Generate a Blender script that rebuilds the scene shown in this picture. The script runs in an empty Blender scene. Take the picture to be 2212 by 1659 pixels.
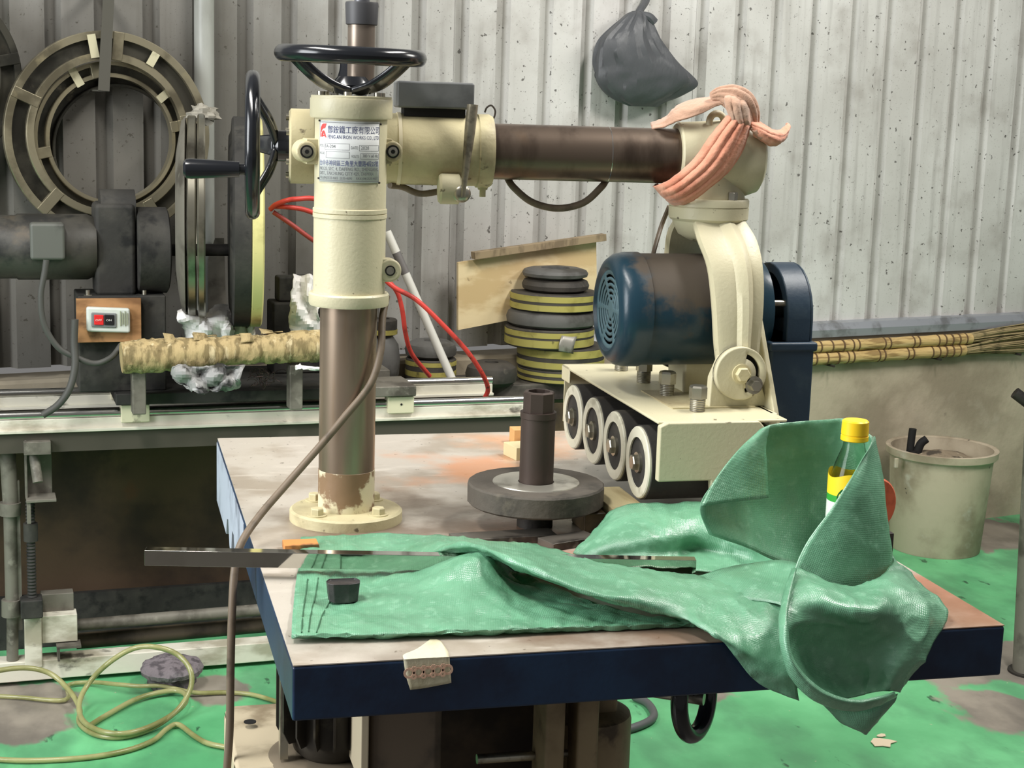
import bpy, math, random
import numpy as np
from mathutils import Vector, Matrix, noise as mnoise

random.seed(7)
scene = bpy.context.scene
col = scene.collection

# ------------------------------------------------------------------ camera
F_PX, CX, CY = 3450.0, 1106.0, 829.5
YAW, PITCH, ROLL = [math.radians(v) for v in (14.53, 10.08, 1.80)]
CAM = np.array([0.0, 0.0, 1.55])
_fw = np.array([math.sin(YAW) * math.cos(PITCH), math.cos(YAW) * math.cos(PITCH), -math.sin(PITCH)])
_r0 = np.array([math.cos(YAW), -math.sin(YAW), 0.0])
_u0 = np.cross(_r0, _fw)
_r = math.cos(ROLL) * _r0 + math.sin(ROLL) * _u0
_u = -math.sin(ROLL) * _r0 + math.cos(ROLL) * _u0
cam_data = bpy.data.cameras.new('camera')
cam_data.sensor_fit = 'HORIZONTAL'
cam_data.sensor_width = 36.0
cam_data.lens = 36.0 * F_PX / 2212.0
cam_data.clip_end = 100
cam = bpy.data.objects.new('camera', cam_data)
col.objects.link(cam)
cam.matrix_world = Matrix(((_r[0], _u[0], -_fw[0], CAM[0]), (_r[1], _u[1], -_fw[1], CAM[1]),
                           (_r[2], _u[2], -_fw[2], CAM[2]), (0, 0, 0, 1)))
scene.camera = cam

# ------------------------------------------------------------------ light
scene.view_settings.view_transform = 'Standard'
scene.view_settings.look = 'None'
scene.view_settings.gamma = 1.0
scene.view_settings.use_curve_mapping = False
scene.view_settings.exposure = 0.0
world = bpy.data.worlds.new('hall_ambient')
scene.world = world
world.use_nodes = True
bg = world.node_tree.nodes['Background']
bg.inputs[0].default_value = (1.0, 0.98, 0.95, 1)
bg.inputs[1].default_value = 0.20


def area(name, loc, target, size, size_y, power, color=(1, 0.97, 0.92)):
    d = bpy.data.lights.new(name, 'AREA')
    d.shape = 'RECTANGLE'
    d.size, d.size_y = size, size_y
    d.energy = power
    d.color = color
    o = bpy.data.objects.new(name, d)
    col.objects.link(o)
    o.location = loc
    o.rotation_euler = (Vector(target) - Vector(loc)).to_track_quat('-Z', 'Y').to_euler()
    return o


area('ceiling_lamp_right', (2.3, 2.5, 3.7), (1.3, 2.7, 0.8), 1.6, 0.4, 100)
area('ceiling_lamp_left', (-0.7, 2.2, 3.6), (0.5, 2.4, 0.9), 1.6, 0.4, 80)
area('ceiling_lamp_wall', (3.5, 3.1, 2.9), (1.7, 4.9, 1.6), 1.2, 0.4, 32)
area('door_daylight', (-2.6, 1.9, 2.1), (0.5, 2.3, 1.0), 1.6, 2.2, 150, (0.95, 0.98, 1.0))


# ------------------------------------------------------------------ pixel helpers
def ray(x, y):
    return _fw + _r * (x - CX) / F_PX - _u * (y - CY) / F_PX


def on_z(x, y, z):
    d = ray(x, y)
    return CAM + d * ((z - CAM[2]) / d[2])


def on_y(x, y, Y):
    d = ray(x, y)
    return CAM + d * (Y / d[1])


def on_plane(x, y, p, n):
    d = ray(x, y)
    return CAM + d * (((np.array(p) - CAM) @ n) / (d @ n))


# ------------------------------------------------------------------ materials
def lin(c):
    if max(c) > 1.0:
        c = [v / 255.0 for v in c]
    return tuple((v / 12.92 if v <= 0.04045 else ((v + 0.055) / 1.055) ** 2.4) for v in c[:3]) + (1.0,)


class NT:
    def __init__(self, m):
        self.t = m.node_tree
        self.n = self.t.nodes
        self.l = self.t.links

    def new(self, typ, **kw):
        n = self.n.new(typ)
        for k, v in kw.items():
            setattr(n, k, v)
        return n

    def link(self, a, b):
        self.l.new(a, b)

    def noise(self, coord, scale, detail=4, stretch=(1, 1, 1), rough=0.55, dist=0.0):
        mp = self.new('ShaderNodeMapping')
        mp.inputs['Scale'].default_value = stretch
        self.link(coord, mp.inputs[0])
        nz = self.new('ShaderNodeTexNoise')
        nz.inputs['Scale'].default_value = scale
        nz.inputs['Detail'].default_value = detail
        nz.inputs['Roughness'].default_value = rough
        nz.inputs['Distortion'].default_value = dist
        self.link(mp.outputs[0], nz.inputs['Vector'])
        return nz.outputs[0]

    def ramp(self, v, lo, hi):
        mr = self.new('ShaderNodeMapRange')
        mr.interpolation_type = 'SMOOTHSTEP'
        mr.inputs[1].default_value = lo
        mr.inputs[2].default_value = hi
        self.link(v, mr.inputs[0])
        return mr.outputs[0]

    def math(self, op, a, b=None):
        m = self.new('ShaderNodeMath', operation=op)
        for i, v in enumerate((a, b)):
            if v is None:
                continue
            if isinstance(v, (int, float)):
                m.inputs[i].default_value = v
            else:
                self.link(v, m.inputs[i])
        return m.outputs[0]

    def mix(self, f, a, b):
        m = self.new('ShaderNodeMix', data_type='RGBA')
        for s, v in ((0, f), (6, a), (7, b)):
            if isinstance(v, (int, float)):
                m.inputs[s].default_value = v
            elif isinstance(v, tuple):
                m.inputs[s].default_value = v
            else:
                self.link(v, m.inputs[s])
        return m.outputs[2]


MATS = {}


def mat(name, base, rough=0.5, metal=0.0, layers=(), spots=(), bump=None, coat=0.0, spec=0.5, trans=0.0, alpha=1.0, ior=1.45, sheen=0.0):
    """layers: (colour, scale, lo, hi, stretch, detail, amount); spots: (centre, radius, colour, amount)"""
    if name in MATS:
        return MATS[name]
    m = bpy.data.materials.new(name)
    m.use_nodes = True
    t = NT(m)
    b = t.n['Principled BSDF']
    tc = t.new('ShaderNodeTexCoord')
    oc = tc.outputs['Object']
    geo = t.new('ShaderNodeNewGeometry')
    c = lin(base)
    cur = c
    for L in layers:
        lc, sc, lo, hi = L[:4]
        st = L[4] if len(L) > 4 else (1, 1, 1)
        de = L[5] if len(L) > 5 else 5
        am = L[6] if len(L) > 6 else 1.0
        f = t.ramp(t.noise(oc, sc, de, st), lo, hi)
        if am != 1.0:
            f = t.math('MULTIPLY', f, am)
        cur = t.mix(f, cur, lin(lc))
    if spots:
        wn = t.noise(geo.outputs['Position'], 7.0, 6)
        for (ctr, rad, lc, am) in spots:
            d = t.new('ShaderNodeVectorMath', operation='DISTANCE')
            t.link(geo.outputs['Position'], d.inputs[0])
            d.inputs[1].default_value = ctr
            q = t.math('DIVIDE', d.outputs['Value'], rad)
            q = t.math('ADD', q, t.math('MULTIPLY', t.math('SUBTRACT', wn, 0.5), 3.4))
            f = t.math('MULTIPLY', t.ramp(q, 1.25, 0.1), am)
            cur = t.mix(f, cur, lin(lc))
    if isinstance(cur, tuple):
        b.inputs['Base Color'].default_value = cur
    else:
        t.link(cur, b.inputs['Base Color'])
    b.inputs['Roughness'].default_value = rough
    b.inputs['Metallic'].default_value = metal
    b.inputs['IOR'].default_value = ior
    b.inputs['Specular IOR Level'].default_value = spec
    b.inputs['Coat Weight'].default_value = coat
    b.inputs['Transmission Weight'].default_value = trans
    b.inputs['Alpha'].default_value = alpha
    b.inputs['Sheen Weight'].default_value = sheen
    if bump:
        bs, bst = bump[:2]
        st = bump[2] if len(bump) > 2 else (1, 1, 1)
        bp = t.new('ShaderNodeBump')
        bp.inputs['Strength'].default_value = bst
        bp.inputs['Distance'].default_value = 0.004
        t.link(t.noise(oc, bs, 4, st), bp.inputs['Height'])
        t.link(bp.outputs[0], b.inputs['Normal'])
    MATS[name] = m
    return m


CREAM = mat('cream_paint', (200, 193, 162), 0.42, layers=[((150, 138, 108), 9, 0.60, 0.78, (1, 1, 1), 6, .55), ((86, 74, 56), 55, 0.70, 0.76, (1, 1, 1), 3, .8)], bump=(180, 0.12))
CREAM_D = mat('cream_paint_dirty', (198, 188, 150), 0.5, layers=[((128, 112, 84), 8, 0.5, 0.68, (1, 1, 1), 6, .6), ((70, 58, 44), 40, 0.66, 0.74, (1, 1, 1), 4, .8)], bump=(160, 0.15))
BLUE = mat('table_blue_paint', (26, 50, 78), 0.38, layers=[((20, 34, 58), 6, .45, .65), ((150, 120, 90), 38, .74, .78, (1, 1, 1), 4, .7)], bump=(140, 0.08))
MOTOR = mat('motor_blue_paint', (26, 54, 68), 0.32, layers=[((92, 78, 62), 7, .56, .70, (1, 1, 1), 7, .0)], bump=(150, 0.06))
GUARD = mat('guard_blue_paint', (38, 56, 72), 0.45, layers=[((60, 76, 86), 20, .5, .7, (1, 1, 1), 5, .5)], bump=(140, 0.08))
BROWNSTEEL = mat('brown_patina_steel', (112, 98, 86), 0.36, 0.7, layers=[((66, 54, 46), 12, .45, .65, (1, 1, .25), 6, .8), ((128, 102, 76), 9, .6, .75, (1, 1, .3), 5, .6)])
BLACKGLOSS = mat('black_gloss_plastic', (26, 28, 32), 0.18, layers=[((60, 60, 60), 30, .66, .8, (1, 1, 1), 4, .4)], spec=.6)
DARKIRON = mat('dark_iron', (58, 54, 50), 0.6, 0.3, layers=[((34, 32, 30), 10, .45, .65), ((92, 86, 76), 22, .6, .75, (1, 1, 1), 5, .5)], bump=(90, .2))
STEEL = mat('bright_steel', (196, 196, 192), 0.22, 1.0, layers=[((130, 128, 122), 18, .55, .75, (1, 1, 1), 5, .6)])
BOLT = mat('zinc_bolt_steel', (176, 172, 158), 0.3, 0.9, layers=[((110, 104, 90), 40, .5, .7, (1, 1, 1), 4, .6)])
RUBBER = mat('dark_rubber', (48, 46, 43), 0.75, layers=[((74, 70, 62), 14, .5, .72, (1, 1, 1), 6, .7)], bump=(120, .15))
BLACK = mat('matt_black', (20, 19, 18), 0.8)
GREYBOX = mat('grey_plastic_box', (112, 114, 114), 0.42, layers=[((90, 92, 92), 12, .5, .7)])
WOOD_L = mat('pale_timber', (206, 192, 150), 0.65, layers=[((160, 138, 96), 14, .48, .62, (1, .15, 1), 5, .7), ((110, 92, 64), 40, .66, .74, (1, 1, 1), 4, .5)], bump=(60, .15))
PLY = mat('plywood_face', (228, 208, 166), 0.6, layers=[((196, 168, 120), 5, .42, .58, (1, 1, 2.4), 5, .8), ((120, 96, 66), 22, .68, .75, (1, 1, 1), 4, .7)])


def spotted_table():
    p = lambda x, y: tuple(on_z(x, y, .85))
    return mat('worn_ground_steel_top', (200, 192, 180), 0.38, 0.25,
               layers=[((150, 134, 114), 5, .44, .62, (1, 1, 1), 7, .6), ((228, 220, 208), 9, .58, .72, (.6, 2, 1), 5, .6), ((84, 74, 62), 60, .66, .72, (1, 1, 1), 3, .7)],
               spots=[(p(1040, 1010), .16, (222, 150, 100), .75), (p(1120, 960), .13, (226, 160, 108), .6), (p(1150, 1150), .13, (150, 96, 66), .7),
                      (p(820, 1145), .20, (112, 92, 74), .8), (p(960, 1110), .12, (104, 90, 76), .6), (p(1250, 1220), .12, (176, 100, 66), .8),
                      (p(2000, 1270), .16, (198, 122, 84), .8), (p(2100, 1320), .10, (150, 108, 78), .7), (p(1600, 1390), .3, (112, 84, 64), .8),
                      (p(700, 1185), .05, (206, 130, 70), .8), (p(850, 1420), .12, (120, 104, 88), .6)],
               bump=(120, .1))


def nowear(name):
    return MATS[name]


# ------------------------------------------------------------------ mesh builder
def V(*a):
    return np.array(a, float)


def frame(axis):
    a = np.array(axis, float)
    a /= np.linalg.norm(a)
    h = V(0, 0, 1) if abs(a[2]) < .9 else V(1, 0, 0)
    u = np.cross(h, a)
    u /= np.linalg.norm(u)
    v = np.cross(a, u)
    return u, v, a


class MB:
    def __init__(self):
        self.v = []
        self.f = []
        self.uv = None

    def add(self, vs, fs):
        o = len(self.v)
        self.v += [tuple(p) for p in vs]
        self.f += [tuple(i + o for i in f) for f in fs]
        return self

    def box(self, c, s, rz=0.0, ax=None):
        c = np.array(c, float)
        if ax is None:
            ax = (V(math.cos(rz), math.sin(rz), 0), V(-math.sin(rz), math.cos(rz), 0), V(0, 0, 1))
        vs = []
        for i in (-.5, .5):
            for j in (-.5, .5):
                for k in (-.5, .5):
                    vs.append(c + ax[0] * s[0] * i + ax[1] * s[1] * j + ax[2] * s[2] * k)
        return self.add(vs, [(0, 1, 3, 2), (4, 6, 7, 5), (0, 4, 5, 1), (2, 3, 7, 6), (0, 2, 6, 4), (1, 5, 7, 3)])

    def box2(self, lo, hi):
        lo, hi = np.array(lo, float), np.array(hi, float)
        return self.box((lo + hi) / 2, hi - lo)

    def lathe(self, o, axis, prof, seg=40, a0=0.0, a1=2 * math.pi, cap=True):
        """prof: list of (distance along axis, radius)"""
        u, v, a = frame(axis)
        o = np.array(o, float)
        full = abs(a1 - a0 - 2 * math.pi) < 1e-6
        n = seg if full else seg + 1
        vs, fs = [], []
        for (h, r) in prof:
            for i in range(n):
                t = a0 + (a1 - a0) * i / seg
                vs.append(o + a * h + u * (r * math.cos(t)) + v * (r * math.sin(t)))
        for k in range(len(prof) - 1):
            for i in range(seg):
                j = (i + 1) % n if full else i + 1
                fs.append((k * n + i, k * n + j, (k + 1) * n + j, (k + 1) * n + i))
        if cap and full:
            if prof[0][1] > 1e-6:
                fs.append(tuple(range(n - 1, -1, -1)))
            if prof[-1][1] > 1e-6:
                fs.append(tuple((len(prof) - 1) * n + i for i in range(n)))
        return self.add(vs, fs)

    def cyl(self, p0, p1, r, r1=None, seg=28, bev=0.0):
        p0, p1 = np.array(p0, float), np.array(p1, float)
        L = np.linalg.norm(p1 - p0)
        r1 = r if r1 is None else r1
        if bev > 0:
            pr = [(0, r - bev), (bev * .3, r - bev * .3), (bev, r), (L - bev, r1), (L - bev * .3, r1 - bev * .3), (L, r1 - bev)]
        else:
            pr = [(0, r), (L, r1)]
        return self.lathe(p0, p1 - p0, pr, seg)

    def ring(self, o, axis, ro, ri, h, seg=48, bev=0.0):
        pr = [(0, ri), (0, ro - bev), (bev, ro), (h - bev, ro), (h, ro - bev), (h, ri), (0, ri)]
        return self.lathe(o, axis, pr, seg, cap=False)

    def torus(self, o, axis, R, r, seg=64, sseg=16, sq=1.0):
        pr = []
        for i in range(sseg + 1):
            t = 2 * math.pi * i / sseg
            pr.append((r * sq * math.sin(t), R + r * math.cos(t)))
        return self.lathe(o, axis, pr, seg, cap=False)

    def prism(self, poly, axis_u, axis_v, o, axis_w, depth):
        """extrude a 2-D polygon (u,v) by depth along axis_w"""
        u, v, w, o = [np.array(q, float) for q in (axis_u, axis_v, axis_w, o)]
        n = len(poly)
        vs = [o + u * a + v * b for a, b in poly] + [o + u * a + v * b + w * depth for a, b in poly]
        fs = [tuple(range(n)), tuple(range(2 * n - 1, n - 1, -1))]
        for i in range(n):
            j = (i + 1) % n
            fs.append((i, i + n, j + n, j))
        return self.add(vs, fs)

    def tube(self, pts, r, seg=10, caps=True, smooth=6, closed=False):
        pts = [np.array(p, float) for p in pts]
        if smooth:
            pts = catmull(pts, smooth)
        n = len(pts)
        rr = r if callable(r) else (lambda t: r)
        tan = []
        for i in range(n):
            d = pts[min(i + 1, n - 1)] - pts[max(i - 1, 0)]
            tan.append(d / (np.linalg.norm(d) + 1e-12))
        u, v, _ = frame(tan[0])
        vs, fs = [], []
        for i in range(n):
            u = u - tan[i] * (u @ tan[i])
            u /= np.linalg.norm(u)
            v = np.cross(tan[i], u)
            q = rr(i / (n - 1))
            for k in range(seg):
                t = 2 * math.pi * k / seg
                vs.append(pts[i] + u * q * math.cos(t) + v * q * math.sin(t))
        for i in range(n - 1):
            for k in range(seg):
                j = (k + 1) % seg
                fs.append((i * seg + k, i * seg + j, (i + 1) * seg + j, (i + 1) * seg + k))
        if caps:
            fs.append(tuple(range(seg - 1, -1, -1)))
            fs.append(tuple((n - 1) * seg + k for k in range(seg)))
        return self.add(vs, fs)

    def hexa(self, o, axis, r, h, bev=.0):
        u, v, a = frame(axis)
        return self.lathe(o, axis, [(0, r), (h * .85, r), (h, r * .88)], 6)

    def grid(self, P, uv=None):
        """P: array rows x cols x 3"""
        R, C = len(P), len(P[0])
        vs = [p for row in P for p in row]
        fs = [(i * C + j, i * C + j + 1, (i + 1) * C + j + 1, (i + 1) * C + j) for i in range(R - 1) for j in range(C - 1)]
        return self.add(vs, fs)

    def build(self, name, material, parent=None, smooth=35, bevel=0.0, bseg=2, solid=0.0, origin=None, kind=None, label=None):
        me = bpy.data.meshes.new(name)
        vs = np.array(self.v, float)
        if parent is not None:
            off = np.array(WORLD[parent.name])
        else:
            off = np.array(origin) if origin is not None else np.array([(vs[:, 0].min() + vs[:, 0].max()) / 2, (vs[:, 1].min() + vs[:, 1].max()) / 2, vs[:, 2].min()])
        me.from_pydata((vs - off).tolist(), [], self.f)
        me.update()
        if self.uv is not None:
            l = me.uv_layers.new(name='UVMap')
            for li, lp in enumerate(me.loops):
                l.data[li].uv = self.uv[lp.vertex_index]
        if smooth:
            me.shade_smooth()
            me.set_sharp_from_angle(angle=math.radians(smooth))
        me.materials.append(material)
        o = bpy.data.objects.new(name, me)
        col.objects.link(o)
        if parent is not None:
            o.parent = parent
            WORLD[o.name] = tuple(off)
        else:
            o.location = off
            WORLD[o.name] = tuple(off)
        if solid:
            md = o.modifiers.new('thickness', 'SOLIDIFY')
            md.thickness = solid
            md.offset = 0
        if bevel:
            md = o.modifiers.new('edge', 'BEVEL')
            md.width = bevel
            md.segments = bseg
            md.limit_method = 'ANGLE'
            md.angle_limit = math.radians(40)
            md.harden_normals = True
        if kind:
            o['kind'] = kind
        if label:
            o['label'] = label
        return o


WORLD = {}


def thing(name, loc, label, cat, group=None):
    o = bpy.data.objects.new(name, None)
    col.objects.link(o)
    o.location = loc
    o.empty_display_size = .05
    WORLD[o.name] = tuple(loc)
    return tag(o, label, cat, group)


def tag(o, label, cat, group=None):
    o['label'] = label
    o['category'] = cat
    if group:
        o['group'] = group
    return o


def struct(o):
    o['kind'] = 'structure'
    return o


def catmull(pts, n):
    pts = [np.array(p, float) for p in pts]
    P = [2 * pts[0] - pts[1]] + pts + [2 * pts[-1] - pts[-2]]
    out = []
    for i in range(1, len(P) - 2):
        p0, p1, p2, p3 = P[i - 1], P[i], P[i + 1], P[i + 2]
        for k in range(n):
            t = k / n
            out.append(.5 * ((2 * p1) + (-p0 + p2) * t + (2 * p0 - 5 * p1 + 4 * p2 - p3) * t * t + (-p0 + 3 * p1 - 3 * p2 + p3) * t ** 3))
    out.append(P[-2])
    return out


def patch(ctrl, n=6, amp=0.0, freq=20.0, seed=0.0, fine=0.0):
    """smooth surface through a grid of 3-D control points; returns rows x cols x 3"""
    rows = [catmull(r, n) for r in ctrl]
    cols_ = list(zip(*rows))
    out = [catmull(list(c), n) for c in cols_]
    A = np.array(out).transpose(1, 0, 2)
    if amp or fine:
        gu = np.gradient(A, axis=0)
        gv = np.gradient(A, axis=1)
        N = np.cross(gu, gv)
        N /= (np.linalg.norm(N, axis=2, keepdims=True) + 1e-9)
        for i in range(A.shape[0]):
            for j in range(A.shape[1]):
                p = A[i, j]
                d = amp * mnoise.noise(Vector((p * freq)[:]) + Vector((seed, 0, 0))) if amp else 0
                if fine:
                    q_ = p + .03 * np.array(mnoise.noise_vector(Vector((p * 6)[:]) + Vector((seed, 3, 1)))[:])
                    d += fine * (1 - abs(mnoise.noise(Vector((q_ * freq * 1.9)[:]) + Vector((0, seed, 5))))) ** 5 + .35 * fine * (1 - abs(mnoise.noise(Vector((q_ * freq * 4.5)[:]) + Vector((seed, 1, 5))))) ** 4
                A[i, j] = p + N[i, j] * d
    return A

# ================================================================== SETTING
# ---- floor
def floor_material():
    m = bpy.data.materials.new('worn_green_floor_paint')
    m.use_nodes = True
    t = NT(m)
    b = t.n['Principled BSDF']
    pos = t.new('ShaderNodeNewGeometry').outputs['Position']
    n1 = t.noise(pos, 2.2, 8)
    n2 = t.noise(pos, 16, 8, (1, .4, 1))
    n3 = t.noise(pos, 45, 5)
    n4 = t.noise(pos, 6, 8, (1, .6, 1))
    green = t.mix(t.ramp(n1, .35, .65), lin((112, 194, 136)), lin((86, 164, 110)))
    green = t.mix(t.math('MULTIPLY', t.ramp(n4, .40, .68), .7), green, lin((74, 132, 94)))
    c = t.mix(t.math('MULTIPLY', t.ramp(n2, .64, .69), .8), green, lin((30, 60, 42)))
    c = t.mix(t.math('MULTIPLY', t.ramp(n3, .70, .74), .7), c, lin((198, 184, 160)))
    conc = t.mix(t.ramp(n4, .35, .65), lin((150, 142, 130)), lin((112, 106, 98)))
    for (x, y, rad) in ((2120, 1430, .22), (2195, 1540, .18), (1500, 1500, .10), (2205, 1440, .2), (30, 1580, .14), (480, 1490, .1), (60, 1512, .14), (2150, 1150, .28)):
        p = on_z(x, y, 0)
        d = t.new('ShaderNodeVectorMath', operation='DISTANCE')
        t.link(pos, d.inputs[0])
        d.inputs[1].default_value = tuple(p)
        q = t.math('ADD', t.math('DIVIDE', d.outputs['Value'], rad), t.math('MULTIPLY', t.math('SUBTRACT', n4, .5), 2.2))
        c = t.mix(t.ramp(q, 1.0, .8), c, conc)
    # unseen floor in front of the table, greyed to cut green bounce and reflections
    sx = t.new('ShaderNodeSeparateXYZ')
    t.link(pos, sx.inputs[0])
    yy = t.math('ADD', sx.outputs[1], t.math('MULTIPLY', t.math('SUBTRACT', n1, .5), 1.2))
    c = t.mix(t.ramp(yy, 2.9, 2.6), c, lin((92, 88, 82)))
    t.link(c, b.inputs['Base Color'])
    t.link(t.math('ADD', .32, t.math('MULTIPLY', n2, .3)), b.inputs['Roughness'])
    bp = t.new('ShaderNodeBump')
    bp.inputs['Strength'].default_value = .15
    bp.inputs['Distance'].default_value = .003
    t.link(n3, bp.inputs['Height'])
    t.link(bp.outputs[0], b.inputs['Normal'])
    return m


fl = MB().box2((-4, -1.5, -.05), (7, 8, 0)).build('floor', floor_material(), origin=(0, 0, 0))
struct(fl)
fl['label'] = 'worn green painted concrete floor with bare grey patches'

# ---- corrugated wall
TH = math.radians(13.5)
EW = V(math.cos(TH), math.sin(TH), 0)
NW = V(-math.sin(TH), math.cos(TH), 0)
W0 = V(1.089, 4.878, 0)


def wp(s, d, z):
    return W0 + EW * s + NW * d + V(0, 0, z)


def wpx(x, y, d=0.0):
    return on_plane(x, y, W0 + NW * d, NW)


def wall_material():
    m = bpy.data.materials.new('grimy_white_corrugated_sheet')
    m.use_nodes = True
    t = NT(m)
    b = t.n['Principled BSDF']
    oc = t.new('ShaderNodeTexCoord').outputs['Object']
    st = (1, 1, .06)
    c = t.mix(t.ramp(t.noise(oc, 2.0, 6), .3, .7), lin((206, 205, 201)), lin((184, 182, 177)))
    c = t.mix(t.math('MULTIPLY', t.ramp(t.noise(oc, 26, 6, st), .50, .74), .35), c, lin((120, 116, 110)))
    c = t.mix(t.math('MULTIPLY', t.ramp(t.noise(oc, 6, 8), .50, .75), .45), c, lin((132, 124, 116)))
    c = t.mix(t.math('MULTIPLY', t.ramp(t.noise(oc, 60, 3), .665, .70), .85), c, lin((74, 70, 66)))
    c = t.mix(t.math('MULTIPLY', t.ramp(t.noise(oc, 160, 3), .62, .72), .4), c, lin((96, 90, 84)))
    # darker tone round the grinding bench, thinning out to the right
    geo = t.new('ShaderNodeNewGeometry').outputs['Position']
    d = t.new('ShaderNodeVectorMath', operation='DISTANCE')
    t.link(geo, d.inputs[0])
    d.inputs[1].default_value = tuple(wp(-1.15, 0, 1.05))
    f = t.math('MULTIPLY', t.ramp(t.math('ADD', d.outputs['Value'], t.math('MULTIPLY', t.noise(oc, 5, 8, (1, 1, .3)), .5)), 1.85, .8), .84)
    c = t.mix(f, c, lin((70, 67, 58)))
    t.link(c, b.inputs['Base Color'])
    b.inputs['Roughness'].default_value = .5
    b.inputs['Specular IOR Level'].default_value = .35
    bp = t.new('ShaderNodeBump')
    bp.inputs['Strength'].default_value = .12
    bp.inputs['Distance'].default_value = .004
    t.link(t.noise(oc, 14, 4), bp.inputs['Height'])
    t.link(bp.outputs[0], b.inputs['Normal'])
    return m


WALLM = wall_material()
groove_s = [(wpx(x, 30) - W0) @ EW for x in (92, 203, 308, 415, 512, 608, 706, 798, 890, 983, 1073, 1166, 1255, 1338, 1423, 1505, 1588, 1666, 1749, 1836, 1914, 1988, 2062, 2134, 2205)]
groove_s = [groove_s[0] - .136 * k for k in range(9, 0, -1)] + groove_s + [groove_s[-1] + .155 * k for k in range(1, 10)]
Z0, Z1 = .775, 3.3
wall = thing('wall_back', tuple(wp(0, 0, 0)), 'back wall of grimy off-white corrugated metal sheets', 'wall')
del wall['category']
struct(wall)
GW = (.006, .030, .013)
for i in range(0, len(groove_s) - 3, 3):
    gs = groove_s[i:i + 3]
    nxt = groove_s[i + 3]
    pr = []
    off = .0025 * ((i // 3) % 2)
    for g in gs:
        a, b_, c_ = GW
        pr += [(g, off), (g + a, .030 + off), (g + a + b_, .030 + off), (g + a + b_ + c_, off)]
    pr.append((nxt + .004, off))
    m = MB()
    zs = [Z0, Z0 + .6, Z0 + 1.2, Z1]
    m.grid([[wp(s, d, z) for (s, d) in pr] for z in zs])
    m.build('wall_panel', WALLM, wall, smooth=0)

CONC = mat('stained_concrete', (182, 170, 148), .85, layers=[((138, 126, 106), 3, .4, .65, (1, 1, 1), 8, .8), ((176, 166, 148), 7, .55, .72, (1, 1, 1), 7, .6), ((70, 62, 52), 11, .66, .76, (1, 1, 1), 8, .6)], bump=(30, .5))
pl = MB()
pl.prism([(-.020, 0), (-.022, .735), (-.016, .745), (.1, .745), (.1, 0)], NW, (0, 0, 1), wp(-2.6, 0, 0), EW, 6.2)
o = struct(pl.build('wall_lower', CONC, smooth=30))
o['label'] = 'stained concrete plinth below the corrugated sheets'
# flashing
FLASH = mat('galvanised_flashing', (172, 176, 182), .35, .6, layers=[((110, 110, 108), 12, .5, .7, (1, 1, 1), 6, .7)])
tr = MB()
tr.prism([(-.030, .752), (-.036, .752), (-.036, .778), (-.020, .800), (.004, .806), (.004, .800), (-.017, .794), (-.030, .775)], NW, (0, 0, 1), wp(.25, 0, 0), EW, 3.2)
o = struct(tr.build('trim_1', FLASH, smooth=30))
o['label'] = 'galvanised metal flashing strip along the foot of the sheets'
# pale down pipe on the wall
pp = wpx(441, 100, -.03)
pipe_m = mat('grey_pvc_pipe', (160, 162, 156), .4, layers=[((96, 96, 88), 6, .40, .66, (1, 1, .3), 6, .7)])
o = MB().cyl(V(pp[0], pp[1], .78), V(pp[0], pp[1], 3.2), .028, seg=24).build('wall_pipe', pipe_m)
tag(o, 'pale grey vertical pipe running up the corrugated wall behind the rings', 'pipe')

# ================================================================== MACHINE (radial sander)
CT = V(.389, 2.583, 0)                                   # column axis
machine = thing('radial_sanding_machine', (.6, 2.5, 0), 'cream and blue radial arm sanding machine with handwheels, column and steel table', 'machine')
TZ = .85
FL_, FR_, YB = .221, 1.213, 3.245
YF = 1.895
# table: cast box with ground top; left side lip has cut-outs
tb = MB()
tb.box2((FL_, YF, .776), (FR_, YB, .8485))
table = tb.build('table', BLUE, machine, bevel=.004)
MB().box2((FL_ + .001, YF + .001, .8485), (FR_ - .001, YB - .001, TZ)).build('table_top', spotted_table(), table)
# skirt lip at the far left with scalloped lower edge
poly = [(3.24, .842), (3.24, .72), (2.98, .72), (2.96, .755), (2.93, .762), (2.90, .72), (2.86, .71), (2.84, .765), (2.80, .768), (2.77, .72), (2.72, .74), (2.60, .77), (2.60, .842)]
MB().prism(poly, (0, 1, 0), (0, 0, 1), V(FL_ - .001, 0, 0), (1, 0, 0), .012).build('side_skirt', mat('side_lit_blue', (176, 184, 198), .5, layers=[((120, 126, 138), 9, .45, .65)]), table)  # blue paint made pale, light from the left put into its colour
# flange + bolts
fl_ = MB().lathe(V(CT[0], CT[1], TZ), (0, 0, 1), [(0, .094), (.016, .094), (.019, .090), (.019, .05)], 64).build('column_flange', CREAM_D, machine)
for k in range(4):
    t = math.radians(40 + 90 * k)
    p = V(CT[0] + .071 * math.cos(t), CT[1] + .071 * math.sin(t), TZ + .019)
    m = MB().cyl(p, p + V(0, 0, .002), .016, seg=20)
    m.hexa(p + V(0, 0, .002), (0, 0, 1), .011, .011)
    m.build('flange_bolt', CREAM_D, fl_, smooth=30)
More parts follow.
